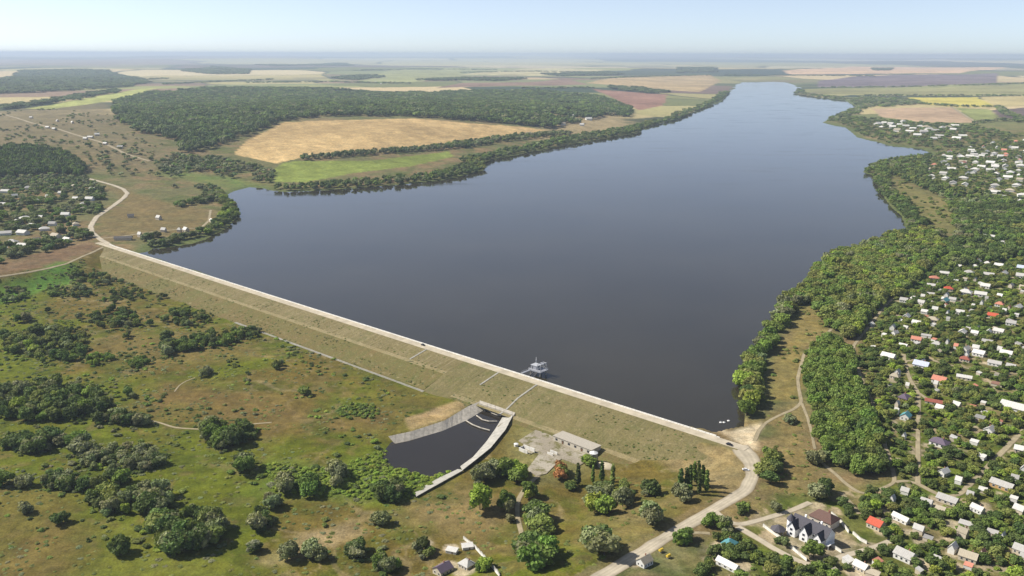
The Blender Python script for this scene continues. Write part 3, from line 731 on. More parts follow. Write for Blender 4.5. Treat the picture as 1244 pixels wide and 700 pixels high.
# ------------------------------------------------------------------ houses
def house_proto(style):
    r = empty('house', (0, 0, 0)); L, D, E, Z = 10.0, 8.0, 3.1, 5.7
    a, b = L / 2, D / 2
    if style in ('gable', 'barn'):
        w = MB().add([(-a, -b, -1.5), (a, -b, -1.5), (a, b, -1.5), (-a, b, -1.5), (-a, -b, E), (a, -b, E), (a, b, E), (-a, b, E), (-a, 0, Z), (a, 0, Z)],
                     [(0, 1, 5, 4), (1, 2, 6, 9, 5), (2, 3, 7, 6), (3, 0, 4, 8, 7)])
        rf = MB(); o = .45; sl = (Z - E) / b
        for s in (-1, 1):
            e = b + o; ze = E - o * sl
            v = [(-a - o, s * e, ze + .1), (a + o, s * e, ze + .1), (a + o, 0, Z + .1), (-a - o, 0, Z + .1)]
            v += [(x, y, z + .2) for x, y, z in v]
            rf.add(v, [(3, 2, 1, 0), (4, 5, 6, 7), (0, 1, 5, 4), (1, 2, 6, 5), (2, 3, 7, 6), (3, 0, 4, 7)])
    elif style == 'hip':
        w = MB().box((0, 0, (E - 1.5) / 2), (L, D, E + 1.5)); o = .5; e = 2.6
        rf = MB().add([(-a - o, -b - o, E), (a + o, -b - o, E), (a + o, b + o, E), (-a - o, b + o, E), (-a + e + 1, 0, Z + .2), (a - e - 1, 0, Z + .2),
                       (-a - o, -b - o, E - .2), (a + o, -b - o, E - .2), (a + o, b + o, E - .2), (-a - o, b + o, E - .2)],
                      [(0, 1, 5, 4), (1, 2, 5), (2, 3, 4, 5), (3, 0, 4), (6, 7, 1, 0), (7, 8, 2, 1), (8, 9, 3, 2), (9, 6, 0, 3), (9, 8, 7, 6)])
    else:                                              # lean-to
        w = MB().add([(-a, -b, -1.5), (a, -b, -1.5), (a, b, -1.5), (-a, b, -1.5), (-a, -b, 2.3), (a, -b, 2.3), (a, b, 3.2), (-a, b, 3.2)],
                     [(0, 1, 5, 4), (1, 2, 6, 5), (2, 3, 7, 6), (3, 0, 4, 7), (4, 5, 6, 7)])
        o = .35; v = [(-a - o, -b - o, 2.3), (a + o, -b - o, 2.3), (a + o, b + o, 3.28), (-a - o, b + o, 3.28)]; v += [(x, y, z + .18) for x, y, z in v]
        rf = MB().add(v, [(3, 2, 1, 0), (4, 5, 6, 7), (0, 1, 5, 4), (1, 2, 6, 5), (2, 3, 7, 6), (3, 0, 4, 7)])
    wo = w.build('wall', M_WALL, r); ro = rf.build('roof', M_ROOF, r)
    if style in ('gable', 'hip'): MB().box((1.8, .9, Z + .3), (.7, .7, 1.6)).build('chimney', M_BRICK, ro)
    if style != 'shed':
        def win(c, rz):
            f = MB().box(c, (1.35, .14, 1.5), rz).build('window', M_FRAME, r)
            n = Vector((math.sin(rz), -math.cos(rz), 0)) * .05
            MB().box((c[0] + n.x, c[1] + n.y, c[2]), (1.1, .1, 1.25), rz).build('pane', M_GLASS, f)
        for x in (-3, 0, 3): win((x, -b, 1.6), 0)
        win((-a, -1.8, 1.6), -math.pi / 2); win((-a, 1.8, 1.6), -math.pi / 2)
    MB().box((1.5 if style == 'shed' else a - .0, -b if style == 'shed' else 1.0, .95), (1.0, .12, 2.1), 0 if style == 'shed' else math.pi / 2).build('door', M_DOOR, r)
    return r
def far_proto(style):
    r = house_proto(style)
    for ch in list(r.children):
        if ch.name.split('.')[0] in ('window', 'door'):
            for g in list(ch.children): bpy.data.objects.remove(g)
            bpy.data.objects.remove(ch)
        else:
            for g in list(ch.children): bpy.data.objects.remove(g)
    return r
def jit(c, a, b):
    k = random.uniform(a, b); return tuple(q * k for q in c)
PROTO = {}; FIRST = {}
def place_house(px, L, D, style, roof, wall, deg, h=1.0, far=False, name='house', at=None):
    key = (style, far)
    if key not in PROTO: PROTO[key] = far_proto(style) if far else house_proto(style); o = PROTO[key]
    else: o = copy_tree(PROTO[key])
    q = at if at is not None else P([px])[0]
    o.location = (q[0], q[1], Zat(*q)); o.rotation_euler = (0, 0, R(deg)); o.scale = (L / 10, D / 8, h); o.name = name
    recolor(o, 'roof', roof); recolor(o, 'wall', wall)
    return o
WH, GR, LG, BE = (.60, .585, .54), (.26, .255, .24), (.43, .415, .385), (.40, .35, .26)
RED, SAL, TEAL, PUR, BRN, BLU, REDB = (.50, .10, .055), (.52, .22, .15), (.10, .28, .30), (.13, .10, .135), (.25, .14, .10), (.44, .48, .56), (.30, .10, .07)
WW, WB, WO = (.66, .65, .61), (.52, .46, .36), (.50, .32, .14)
CW = {WH: 'white', GR: 'grey', LG: 'pale grey', BE: 'beige', RED: 'red', SAL: 'salmon', TEAL: 'teal', PUR: 'purple', BRN: 'brown', BLU: 'blue grey', REDB: 'red brown'}
CWW = {WW: 'white', WB: 'beige', WO: 'ochre'}
NEAR = [  # photo x, y, length, depth, style, roof, wall, angle, height, where
 (1064, 641, 10, 9, 'gable', RED, WB, -48, 1.1, 'right of the walled mansion'),
 (1094, 633, 12, 5, 'barn', WH, WW, -52, .8, 'beyond the red roofed cottage'),
 (1125, 614, 8, 6, 'gable', LG, WW, -40, .9, 'below the village road junction'),
 (1151, 610, 14, 9, 'barn', LG, WB, -47, .9, 'inside the village road bend'),
 (1187, 622, 9, 5, 'gable', WH, WW, -60, .9, 'below the village road bend'),
 (1217, 593, 16, 8, 'barn', LG, WO, -47, 1.0, 'right of the village road'),
 (1173, 640, 9, 5, 'shed', LG, WB, -45, 1, 'among orchards below the village road'),
 (1099, 679, 12, 9, 'gable', LG, WW, -50, 1.1, 'near the end of the garden lane'),
 (1176, 680, 11, 8, 'gable', BE, WB, -46, 1, 'deep in the lower orchards'),
 (1146, 577, 9, 6, 'gable', WH, WW, 35, .9, 'between the two village lanes'),
 (1079, 436, 14, 9, 'gable', WH, WW, -40, 1.1, 'at the top of the village lane'),
 (1119, 447, 15, 10, 'gable', BLU, WW, -40, 1.25, 'right of the village lane top'),
 (1087, 460, 9, 7, 'hip', BE, WB, -38, 1, 'left of the village lane top'),
 (1141, 465, 13, 10, 'gable', SAL, WW, -48, 1.15, 'below the blue grey roofed house'),
 (1099, 486, 12, 9, 'hip', PUR, WO, 42, 1, 'left of the village lane'),
 (1100, 509, 9, 8, 'gable', TEAL, WW, 50, 1.05, 'left of the village lane middle'),
 (1141, 541, 14, 10, 'hip', PUR, WW, -44, 1.1, 'right of the village lane middle'),
 (1232, 498, 22, 14, 'barn', WH, WW, -42, 1.2, 'beside the right village road'),
 (1202, 526, 9, 8, 'gable', LG, WW, 40, 1, 'left of the right village road'),
 (1171, 461, 14, 5, 'barn', WH, WB, -32, .8, 'beside the hill lane'),
 (1172, 439, 10, 7, 'hip', REDB, WB, -35, .95, 'above the hill lane'),
 (1189, 432, 12, 9, 'gable', WH, WW, -48, 1.05, 'above the hill lane bend'),
 (1134, 491, 15, 5, 'barn', REDB, WB, -32, .8, 'along the upper lane'),
 (1240, 549, 10, 8, 'gable', WH, WB, -40, .9, 'at the village road shoulder'),
 (1173, 427, 10, 7, 'gable', LG, WW, 40, 1, 'behind the red brown hipped house'),
 (1097, 423, 9, 7, 'gable', WH, WW, -40, .9, 'by the village lane end'),
 (1113, 415, 11, 7, 'gable', SAL, WW, -40, 1, 'beyond the village lane end'),
 (1138, 421, 10, 7, 'hip', LG, WW, -45, 1, 'above the hill lane start'),
 (1125, 410, 11, 5, 'shed', LG, WW, -35, 1, 'near the salmon roofed house'),
 (1087, 407, 8, 6, 'gable', LG, WW, 30, .9, 'beside the orchard lane'),
 (1059, 396, 6, 5, 'hip', WH, WW, 10, .9, 'on the orchard lane bend'),
 (1101, 388, 9, 8, 'gable', WH, WW, 50, 1.2, 'above the orchard lane'),
 (1113, 395, 10, 7, 'gable', WH, WW, -40, 1, 'right of the tall white house'),
 (1133, 391, 13, 10, 'hip', BE, WB, -35, 1.1, 'with a sandy yard in front'),
 (1123, 381, 8, 6, 'gable', WH, WW, -40, .9, 'behind the beige hipped house'),
 (1098, 367, 10, 8, 'gable', LG, WW, -40, 1, 'at the orchard lane top'),
 (1110, 365, 9, 7, 'hip', WH, WW, -40, 1, 'beside the orchard lane top'),
 (1119, 370, 9, 7, 'gable', LG, WW, -45, 1, 'below the teal roofed hall'),
 (1147, 368, 13, 9, 'gable', TEAL, WB, 40, 1.1, 'in the middle of the village'),
 (1135, 340, 14, 9, 'hip', SAL, WW, -20, 1, 'on the upper village edge'),
 (1152, 353, 12, 8, 'hip', RED, WW, -20, 1, 'in the upper village'),
 (1173, 358, 15, 12, 'hip', WH, WW, -40, 1.3, 'right of the red roofed house'),
 (1191, 360, 15, 9, 'gable', WH, WW, -30, 1.1, 'in the upper village row'),
 (1197, 350, 12, 9, 'gable', WH, WW, -45, 1.1, 'behind the upper village row'),
 (1166, 382, 10, 7, 'gable', WH, WW, -35, 1, 'below the big white house'),
 (1169, 406, 10, 8, 'gable', WH, WW, 45, 1, 'alone among central orchards'),
 (1130, 360, 10, 7, 'gable', LG, WW, -30, .9, 'left of the teal roofed hall'),
 (1157, 366, 9, 6, 'gable', LG, WW, -40, .9, 'right of the teal roofed hall'),
 (1161, 344, 6, 5, 'gable', WH, WW, -30, .9, 'above the red roofed house'),
 (1131, 349, 11, 7, 'gable', LG, WW, -30, .9, 'below the salmon hipped house'),
 (1147, 334, 13, 6, 'barn', WH, WW, -25, .9, 'behind the salmon hipped house'),
 (1177, 334, 14, 11, 'hip', LG, WW, -30, 1.2, 'left of the upper houses'),
 (1163, 326, 11, 8, 'gable', WH, WW, -35, 1, 'beyond the big pale house'),
 (1187, 320, 12, 9, 'gable', LG, WW, 45, 1.1, 'on the rise above the village'),
 (1199, 322, 9, 8, 'hip', WH, WW, -35, 1, 'on the rise beside a pair'),
 (1213, 325, 12, 9, 'gable', WH, WW, -40, 1.1, 'on the rise near the edge'),
 (1219, 335, 12, 9, 'gable', WH, WW, 40, 1.2, 'above an orange yard'),
 (1201, 336, 14, 8, 'gable', LG, WB, -30, 1, 'above the village row end'),
 (1241, 328, 13, 10, 'gable', BLU, WW, -40, 1.2, 'at the upper village rim'),
 (1241, 338, 15, 9, 'gable', LG, WW, -40, 1.2, 'beneath the blue grey rim house'),
 (1184, 326, 9, 7, 'hip', WH, WW, -35, 1, 'wedged between upper gardens'),
 (1118, 312, 15, 6, 'barn', LG, WB, -10, .9, 'at the shore wood edge'),
 (1109, 320, 9, 6, 'gable', WH, WW, 40, 1, 'under the shore wood edge'),
 (1201, 290, 18, 11, 'gable', WH, WW, -25, 1.2, 'on the hill above everything'),
 (1219, 298, 17, 12, 'hip', WH, WW, -10, 1.3, 'on the hill shoulder'),
 (1193, 302, 22, 8, 'barn', LG, WW, 15, 1, 'along the hill foot'),
 (1213, 405, 11, 8, 'gable', WH, WW, -42, 1, 'near the right orchard edge'),
 (1228, 395, 11, 8, 'gable', LG, WW, -42, 1, 'up the right orchard edge'),
 (1236, 376, 12, 9, 'gable', WH, WW, 44, 1.1, 'at the far orchard edge'),
 (1214, 372, 10, 8, 'hip', SAL, WW, -40, 1, 'in the right orchards'),
 (1206, 386, 12, 8, 'gable', RED, WB, -38, 1, 'amid right hand gardens'),
 (1222, 432, 12, 8, 'gable', WH, WW, -45, 1, 'over the hill lane end'),
 (1208, 444, 13, 6, 'barn', LG, WW, -40, .9, 'under the hill lane end'),
 (1228, 448, 9, 7, 'gable', LG, WB, -40, .9, 'by the right hill lane end'),
 (1211, 469, 10, 6, 'shed', BRN, WB, -38, 1, 'above the big white barn'),
 (1184, 407, 8, 6, 'gable', WH, WW, -40, .9, 'beside a lone orchard house'),
 (1199, 418, 11, 7, 'gable', LG, WW, -40, .9, 'over the hill lane curve'),
 (1190, 510, 8, 6, 'shed', GR, WB, -40, 1, 'at the upper lane end'),
 (1046, 692, 9, 7, 'gable', WH, WB, -48, .9, 'below the garden lane'),
 (886, 664, 9, 8, 'hip', TEAL, WW, 40, .9, 'just left of the garden lane'),
 (884, 689, 15, 6, 'barn', WH, WW, -52, .8, 'left of the mansion lane'),
 (783, 686, 9, 7, 'gable', BE, WW, 42, 1, 'beside the dirt road bottom'),
 (1205, 650, 7, 5, 'shed', LG, WB, -45, .9, 'among trees below the village'),
 (1127, 657, 6, 4, 'shed', GR, WB, -45, .9, 'in the garden past the lane'),
 (1240, 672, 9, 7, 'gable', LG, WB, -45, 1, 'at the orchard corner'),
 (1060, 560 + 140, 8, 5, 'shed', BE, WB, -45, .9, 'at the lower orchard rim'),
 (538, 695, 11, 9, 'gable', PUR, WB, 42, 1, 'below the walled shed garden'),
 (567, 689, 9, 8, 'hip', LG, WB, -45, .95, 'beside the purple roofed cottage'),
 (549, 671, 8, 5, 'shed', WH, WW, -20, .8, 'behind the purple roofed cottage'),
 (568, 666, 8, 5, 'shed', WH, WW, 20, .8, 'against the white garden wall'),
 (514, 660, 4, 3, 'shed', WH, WW, 10, .7, 'alone in the lower meadow'),
]
house_xy = []
items = []; objs = []
for i, (x, y, L, D, st, rf, wl, dg, h, wh) in enumerate(NEAR):
    nm = {'shed': 'shed', 'barn': 'outbuilding'}.get(st, 'house')
    rfv = jit(rf, .9, 1.1)
    L *= .74; D *= .74; h *= .82
    o = place_house((x, y), L, D, st, rfv, wl, dg + random.uniform(-6, 6), h, far=False, name=nm)
    house_xy.append((o.location.x, o.location.y, max(L, D) * .62))
    kind = {'shed': 'lean-to shed', 'barn': 'long outbuilding', 'hip': 'hipped house', 'gable': 'gabled house'}[st]
    size = 'small ' if L < 6.7 else 'large ' if L > 9.6 and st != 'barn' else ''
    items.append((i, f'{size}{CWW[wl]} walled {kind} with {CW[rf]} roof {wh}', x)); objs.append((o, 'house' if nm == 'house' else 'shed', 'houses of the village on the right bank' if x > 700 else 'buildings at the meadow bottom'))
for k, t in unique_labels(items).items(): tag(objs[k][0], t, objs[k][1], objs[k][2])

def scatter_in(pts, n, seed, dmin):
    rg = np.random.default_rng(seed); mn, mx = pts.min(0), pts.max(0); out = []; tries = 0
    while len(out) < n and tries < n * 80:
        tries += 1; q = mn + rg.random(2) * (mx - mn)
        if not inside(np.array([q[0]]), np.array([q[1]]), pts)[0]: continue
        if any((q[0] - a[0]) ** 2 + (q[1] - a[1]) ** 2 < dmin ** 2 for a in out): continue
        if sdist(np.array([q[0]]), np.array([q[1]]), LAKE)[0] < 25: continue
        out.append(q)
    return out
FARG = [  # photo positions, group, label words
 ([(1066, 152), (1074, 151), (1082, 152), (1084, 156), (1090, 160), (1100, 155), (1097, 149), (1109, 158), (1128, 158), (1125, 156), (1136, 160), (1134, 170), (1141, 167), (1114, 166), (1122, 162), (1152, 156), (1158, 159), (1160, 154), (1162, 170), (1169, 167), (1071, 156), (1145, 157), (1093, 153), (1118, 155), (1105, 161)], 'houses of the village on the wooded point', 'in the village on the wooded point'),
 ([(34, 230), (7, 234), (60, 241), (45, 247), (92, 243), (109, 244), (103, 250), (64, 228), (90, 228), (113, 231), (31, 267), (49, 266), (64, 274), (54, 280), (68, 289), (28, 285), (7, 285), (45, 294), (28, 300), (82, 293), (2, 306), (80, 263), (3, 250), (22, 272), (101, 256), (18, 240), (75, 236), (15, 297), (92, 274), (40, 276)], 'houses of the village below the pine wood', 'in the village below the pine wood'),
 ([(642, 164), (700, 148), (676, 146), (715, 146), (690, 137), (684, 152), (707, 153), (697, 142)], 'buildings of the hamlet by the north shore', 'in the hamlet at the forest edge'),
 ([(38, 144), (58, 156), (66, 158), (110, 168), (146, 180), (104, 170), (128, 176), (118, 165), (88, 150), (70, 148), (457, 100), (463, 102)], 'buildings scattered in the dry valley', 'in the dry valley beyond the reservoir'),
 ([(193, 267), (199, 282), (257, 270), (218, 282), (226, 282), (170, 288)], 'huts on the brown pasture by the shore', 'on the brown pasture beside the shore'),
]
fi = []; fo = []
for gi, (pts, grp, wh) in enumerate(FARG):
    for (x, y) in pts:
        rf = random.choice([WH, WH, WH, WH, LG, BE] if gi != 3 else [WH, LG, WH]); st = random.choice(['gable', 'gable', 'hip', 'barn'])
        L = random.uniform(9, 15) * (1.5 if gi == 2 else 1) * (.6 if gi == 4 else 1)
        if gi == 0: L *= 1.7
        o = place_house((x, y), L, L * random.uniform(.55, .8), st, jit(rf, .85, 1.1), WB if gi > 2 else WW, random.uniform(-60, 40), random.uniform(.9, 1.25) * (1.5 if gi in (0, 2) else 1), far=True)
        house_xy.append((o.location.x, o.location.y, L * .7))
        fi.append((len(fo), f'{CW[rf]} roofed {"hipped house" if st == "hip" else "long building" if st == "barn" else "gabled house"} {wh}', x)); fo.append((o, 'house', grp))
V2 = P([(1127, 197), (1150, 186), (1180, 177), (1250, 170), (1330, 190), (1330, 262), (1244, 255), (1205, 240), (1185, 229), (1140, 224), (1122, 212)])
for q in scatter_in(V2, 135, 5, 24):
    rf = random.choice([WH, WH, WH, LG, WH, WH, WH, SAL, BE]); L = random.uniform(11, 18)
    o = place_house(None, L, L * random.uniform(.6, .85), random.choice(['gable', 'gable', 'hip']), jit(rf, .85, 1.1), WW, random.choice([-30, 55]) + random.uniform(-12, 12), random.uniform(1, 1.35), far=True, at=q)
    house_xy.append((q[0], q[1], L * .75)); pxy = project([[q[0], q[1], 5]])[0][0]
    fi.append((len(fo), f'{CW[rf]} roofed house in the crowded village behind the wooded bay', pxy[0])); fo.append((o, 'house', 'houses of the crowded village behind the bay'))
for k, t in unique_labels(fi).items(): tag(fo[k][0], t, fo[k][1], fo[k][2])

# small garden sheds between the houses
VIL = P([(1090, 590), (1130, 600), (1180, 590), (1244, 525), (1244, 345), (1140, 335), (1095, 372), (1060, 410), (1060, 460)])
VLOW = P([(1040, 640), (1090, 600), (1244, 570), (1244, 698), (1010, 698)])
HX = np.array(house_xy)
SHED = {}
sh_items = []; sh_o = []
for q in scatter_in(VIL, 115, 9, 10) + scatter_in(VLOW, 30, 10, 13):
    if (np.hypot(HX[:, 0] - q[0], HX[:, 1] - q[1]) < HX[:, 2] + 3).any(): continue
    if min(seg_dist(np.array([q[0]]), np.array([q[1]]), r)[0] for r in ROADW.values()) < 5: continue
    rf = random.choice([WH, WH, WH, WH, LG, LG, BE, SAL]); L = random.uniform(2.6, 5.4)
    o = place_house(None, L, L * random.uniform(.6, .9), random.choice(['shed', 'gable']), jit(rf, .8, 1.1), random.choice([WW, WB]), random.choice([-46, 42]) + random.uniform(-10, 10), random.uniform(.7, .95), far=True, name='shed', at=q)
    house_xy.append((q[0], q[1], L * .7))
    j = int(np.argmin(np.hypot(HX[:len(NEAR), 0] - q[0], HX[:len(NEAR), 1] - q[1])))
    n_ = NEAR[j]; pxy = project([[q[0], q[1], 2]])[0][0]
    dx, dy = pxy[0] - n_[0], pxy[1] - n_[1]
    wv = ('right of' if dx > 0 else 'left of') if abs(dx) > abs(dy) * 1.3 else ('in front of' if dy > 0 else 'behind')
    sh_items.append((len(sh_o), f'{CW[rf]} shed {wv} {CW[n_[5]]} house {n_[9]}', pxy[0])); sh_o.append(o)
for k, t in unique_labels(sh_items).items(): tag(sh_o[k], t, 'shed', 'small sheds in the village gardens')

rgy = np.random.default_rng(5)
for px_, r_ in (((958, 660), 4), ((972, 671), 5), ((1009, 668), 4.5), ((950, 632), 4), ((1000, 676), 4), ((992, 614), 5), ((938, 650), 3), ((1014, 646), 3.5)):
    q_ = P([px_])[0]; YARDS.append((q_[0], q_[1], r_))
for hx, hy, hr in house_xy[:len(NEAR)]:
    a_ = rgy.uniform(0, 6.28); YARDS.append((hx + math.cos(a_) * hr * 1.2, hy + math.sin(a_) * hr * 1.2, rgy.uniform(2.5, 5.5)))
for q in scatter_in(VIL, 60, 19, 12) + scatter_in(VLOW, 14, 20, 15): YARDS.append((q[0], q[1], rgy.uniform(1.8, 4.2)))
# ------------------------------------------------------------------ the walled mansion
def gable_block(mb_w, mb_r, c, L, D, E, Z, rz, o=.5):
    ca, sa = math.cos(rz), math.sin(rz); a, b = L / 2, D / 2
    T = lambda x, y, z: (c[0] + x * ca - y * sa, c[1] + x * sa + y * ca, c[2] + z)
    mb_w.add([T(-a, -b, -1.5), T(a, -b, -1.5), T(a, b, -1.5), T(-a, b, -1.5), T(-a, -b, E), T(a, -b, E), T(a, b, E), T(-a, b, E), T(-a, 0, Z), T(a, 0, Z)], [(0, 1, 5, 4), (1, 2, 6, 9, 5), (2, 3, 7, 6), (3, 0, 4, 8, 7)])
    sl = (Z - E) / b
    for s in (-1, 1):
        ze = E - o * sl; v = [(-a - o, s * (b + o), ze + .1), (a + o, s * (b + o), ze + .1), (a + o, 0, Z + .1), (-a - o, 0, Z + .1)]
        v = [T(*p) for p in v] + [T(p[0], p[1], p[2] + .25) for p in v]
        mb_r.add(v, [(3, 2, 1, 0), (4, 5, 6, 7), (0, 1, 5, 4), (1, 2, 6, 5), (2, 3, 7, 6), (3, 0, 4, 7)])
def mansion():
    q = P([(984, 654)])[0]; rz = R(-50); r = empty('mansion', (q[0], q[1], Zat(*q)), rz, (.84, .84, .84))
    tag(r, 'large white mansion with dark slate roof and gabled front in walled grounds', 'mansion')
    w, rf = MB(), MB()
    gable_block(w, rf, (0, 2, 0), 25, 10, 6.6, 11.2, 0)
    for x, d, z in ((-9.3, 0, 9.8), (-.6, 0, 10.6), (8.6, 0, 9.6)): gable_block(w, rf, (x, -3.8 - d, 0), 6.4, 5.6, 5.8, z, math.pi / 2)
    wo = w.build('wall', M_WALL, r); wo.color = (.80, .80, .80, 1); ro = rf.build('roof', M_ROOF, r); ro.color = (.075, .072, .085, 1)
    for x in (-6, 5): MB().box((x, 3.2, 11.6), (1, 1, 2)).build('chimney', M_WALL, ro)
    for x in (-9.3, -.6, 8.6):
        for z in (1.8, 4.8):
            f = MB().box((x, -7.0, z), (1.9, .18, 1.8)).build('window', M_FRAME, r); MB().box((x, -7.06, z), (1.6, .16, 1.5)).build('pane', M_GLASS, f)
    for x in (-5, 4):
        f = MB().box((x, -3.02, 4.8), (1.6, .18, 1.6)).build('window', M_FRAME, r); MB().box((x, -3.08, 4.8), (1.3, .16, 1.3)).build('pane', M_GLASS, f)
        MB().box((x, -3.05, 1.1), (1.5, .2, 2.3)).build('door', M_DOOR, r)
    tw = MB(); n = 10
    tw.tube([(-13.2, -1.5, -1.5), (-13.2, -1.5, 8.2)], 2.4, 12); to = tw.build('turret', M_WALL, r); to.color = (.8, .8, .8, 1)
    c = MB().tube([(-13.2, -1.5, 8.2), (-13.2, -1.5, 12.2)], [2.9, .1], 12).build('roof', M_ROOF, to); c.color = (.075, .072, .085, 1)
    bal = MB(); bal.box((13.8, -1, 2.9), (2.8, 7, .3))
    for y in (-4.2, 2.2): bal.tube([(15, y, -1), (15, y, 2.8)], .2)
    bal.build('porch', M_FRAME, r); house_xy.append((q[0], q[1], 14))
    # brown-roofed wing behind
    q2 = P([(1001, 637)])[0]; r2 = empty('house', (q2[0], q2[1], Zat(*q2)), rz, (.84, .84, .84))
    tag(r2, 'big brown hipped roof house directly behind the white mansion', 'house')
    w = MB().box((0, 0, 2), (15, 11, 7)).build('wall', M_WALL, r2); w.color = (.55, .5, .42, 1)
    a, b, E, Z = 8.2, 6.2, 5.4, 9.4
    ro = MB().add([(-a, -b, E), (a, -b, E), (a, b, E), (-a, b, E), (-a + 4.5, 0, Z), (a - 4.5, 0, Z), (-a, -b, E - .25), (a, -b, E - .25), (a, b, E - .25), (-a, b, E - .25)],
                  [(0, 1, 5, 4), (1, 2, 5), (2, 3, 4, 5), (3, 0, 4), (6, 7, 1, 0), (7, 8, 2, 1), (8, 9, 3, 2), (9, 6, 0, 3), (9, 8, 7, 6)]).build('roof', M_ROOF, r2); ro.color = (.13, .075, .06, 1)
    MB().box((2, 1.5, 9.3), (.9, .9, 2)).build('chimney', M_BRICK, ro)
    for x in (-5, 0, 5):
        f = MB().box((x, -5.52, 3), (1.6, .16, 1.6)).build('window', M_FRAME, r2); MB().box((x, -5.58, 3), (1.3, .14, 1.3)).build('pane', M_GLASS, f)
    house_xy.append((q2[0], q2[1], 10))
    q3 = P([(945, 648)])[0]; r3 = empty('garden_pavilion', (q3[0], q3[1], Zat(*q3)), rz)
    tag(r3, 'round garden pavilion with dark pointed roof left of the white mansion', 'pavilion')
    for k in range(6):
        an = k * math.pi / 3; MB().tube([(3 * math.cos(an), 3 * math.sin(an), -1), (3 * math.cos(an), 3 * math.sin(an), 2.8)], .16).build('post', M_FRAME, r3)
    o = MB().tube([(0, 0, 2.7), (0, 0, 5.2)], [4.2, .15], 8).build('roof', M_ROOF, r3); o.color = (.085, .08, .09, 1); house_xy.append((q3[0], q3[1], 5))
    # walls round the grounds
    for nm, px, lb in (('garden_wall', [(927, 640), (945, 653), (963, 668), (980, 682)], 'pale wall along the lane below the mansion'),
                       ('garden_wall', [(1010, 625), (1022, 636), (1031, 648)], 'pale wall right of the mansion grounds'),
                       ('garden_wall', [(1000, 655), (1011, 665), (1022, 672)], 'white wall between mansion and lower garden'),
                       ('garden_wall', [(1036, 649), (1045, 657), (1053, 661)], 'broken pale wall beside the red roofed cottage'),
                       ('garden_wall', [(563, 655), (577, 666), (592, 683), (607, 701)], 'long white wall right of the purple roofed cottage')):
        pts = P(dens(px, 4)); t = empty(nm, (pts[0][0], pts[0][1], 0)); tag(t, lb, 'wall', 'garden walls'); w = MB(); cp = MB()
        for a_, b_ in zip(pts[:-1], pts[1:]):
            m_ = (a_ + b_) / 2 - pts[0]; L = np.linalg.norm(b_ - a_); rz_ = math.atan2(b_[1] - a_[1], b_[0] - a_[0]); z = Zat(*((a_ + b_) / 2))
            w.box((m_[0], m_[1], z + .4), (L + .05, .35, 2.6), rz_); cp.box((m_[0], m_[1], z + 1.76), (L + .1, .5, .12), rz_)
        w.build('wall_panel', M_SLAB, t); cp.build('coping', M_CONC, t)
    for px, lb in (((966, 668), 'white stone pile in the mansion garden'),):
        pass
mansion()

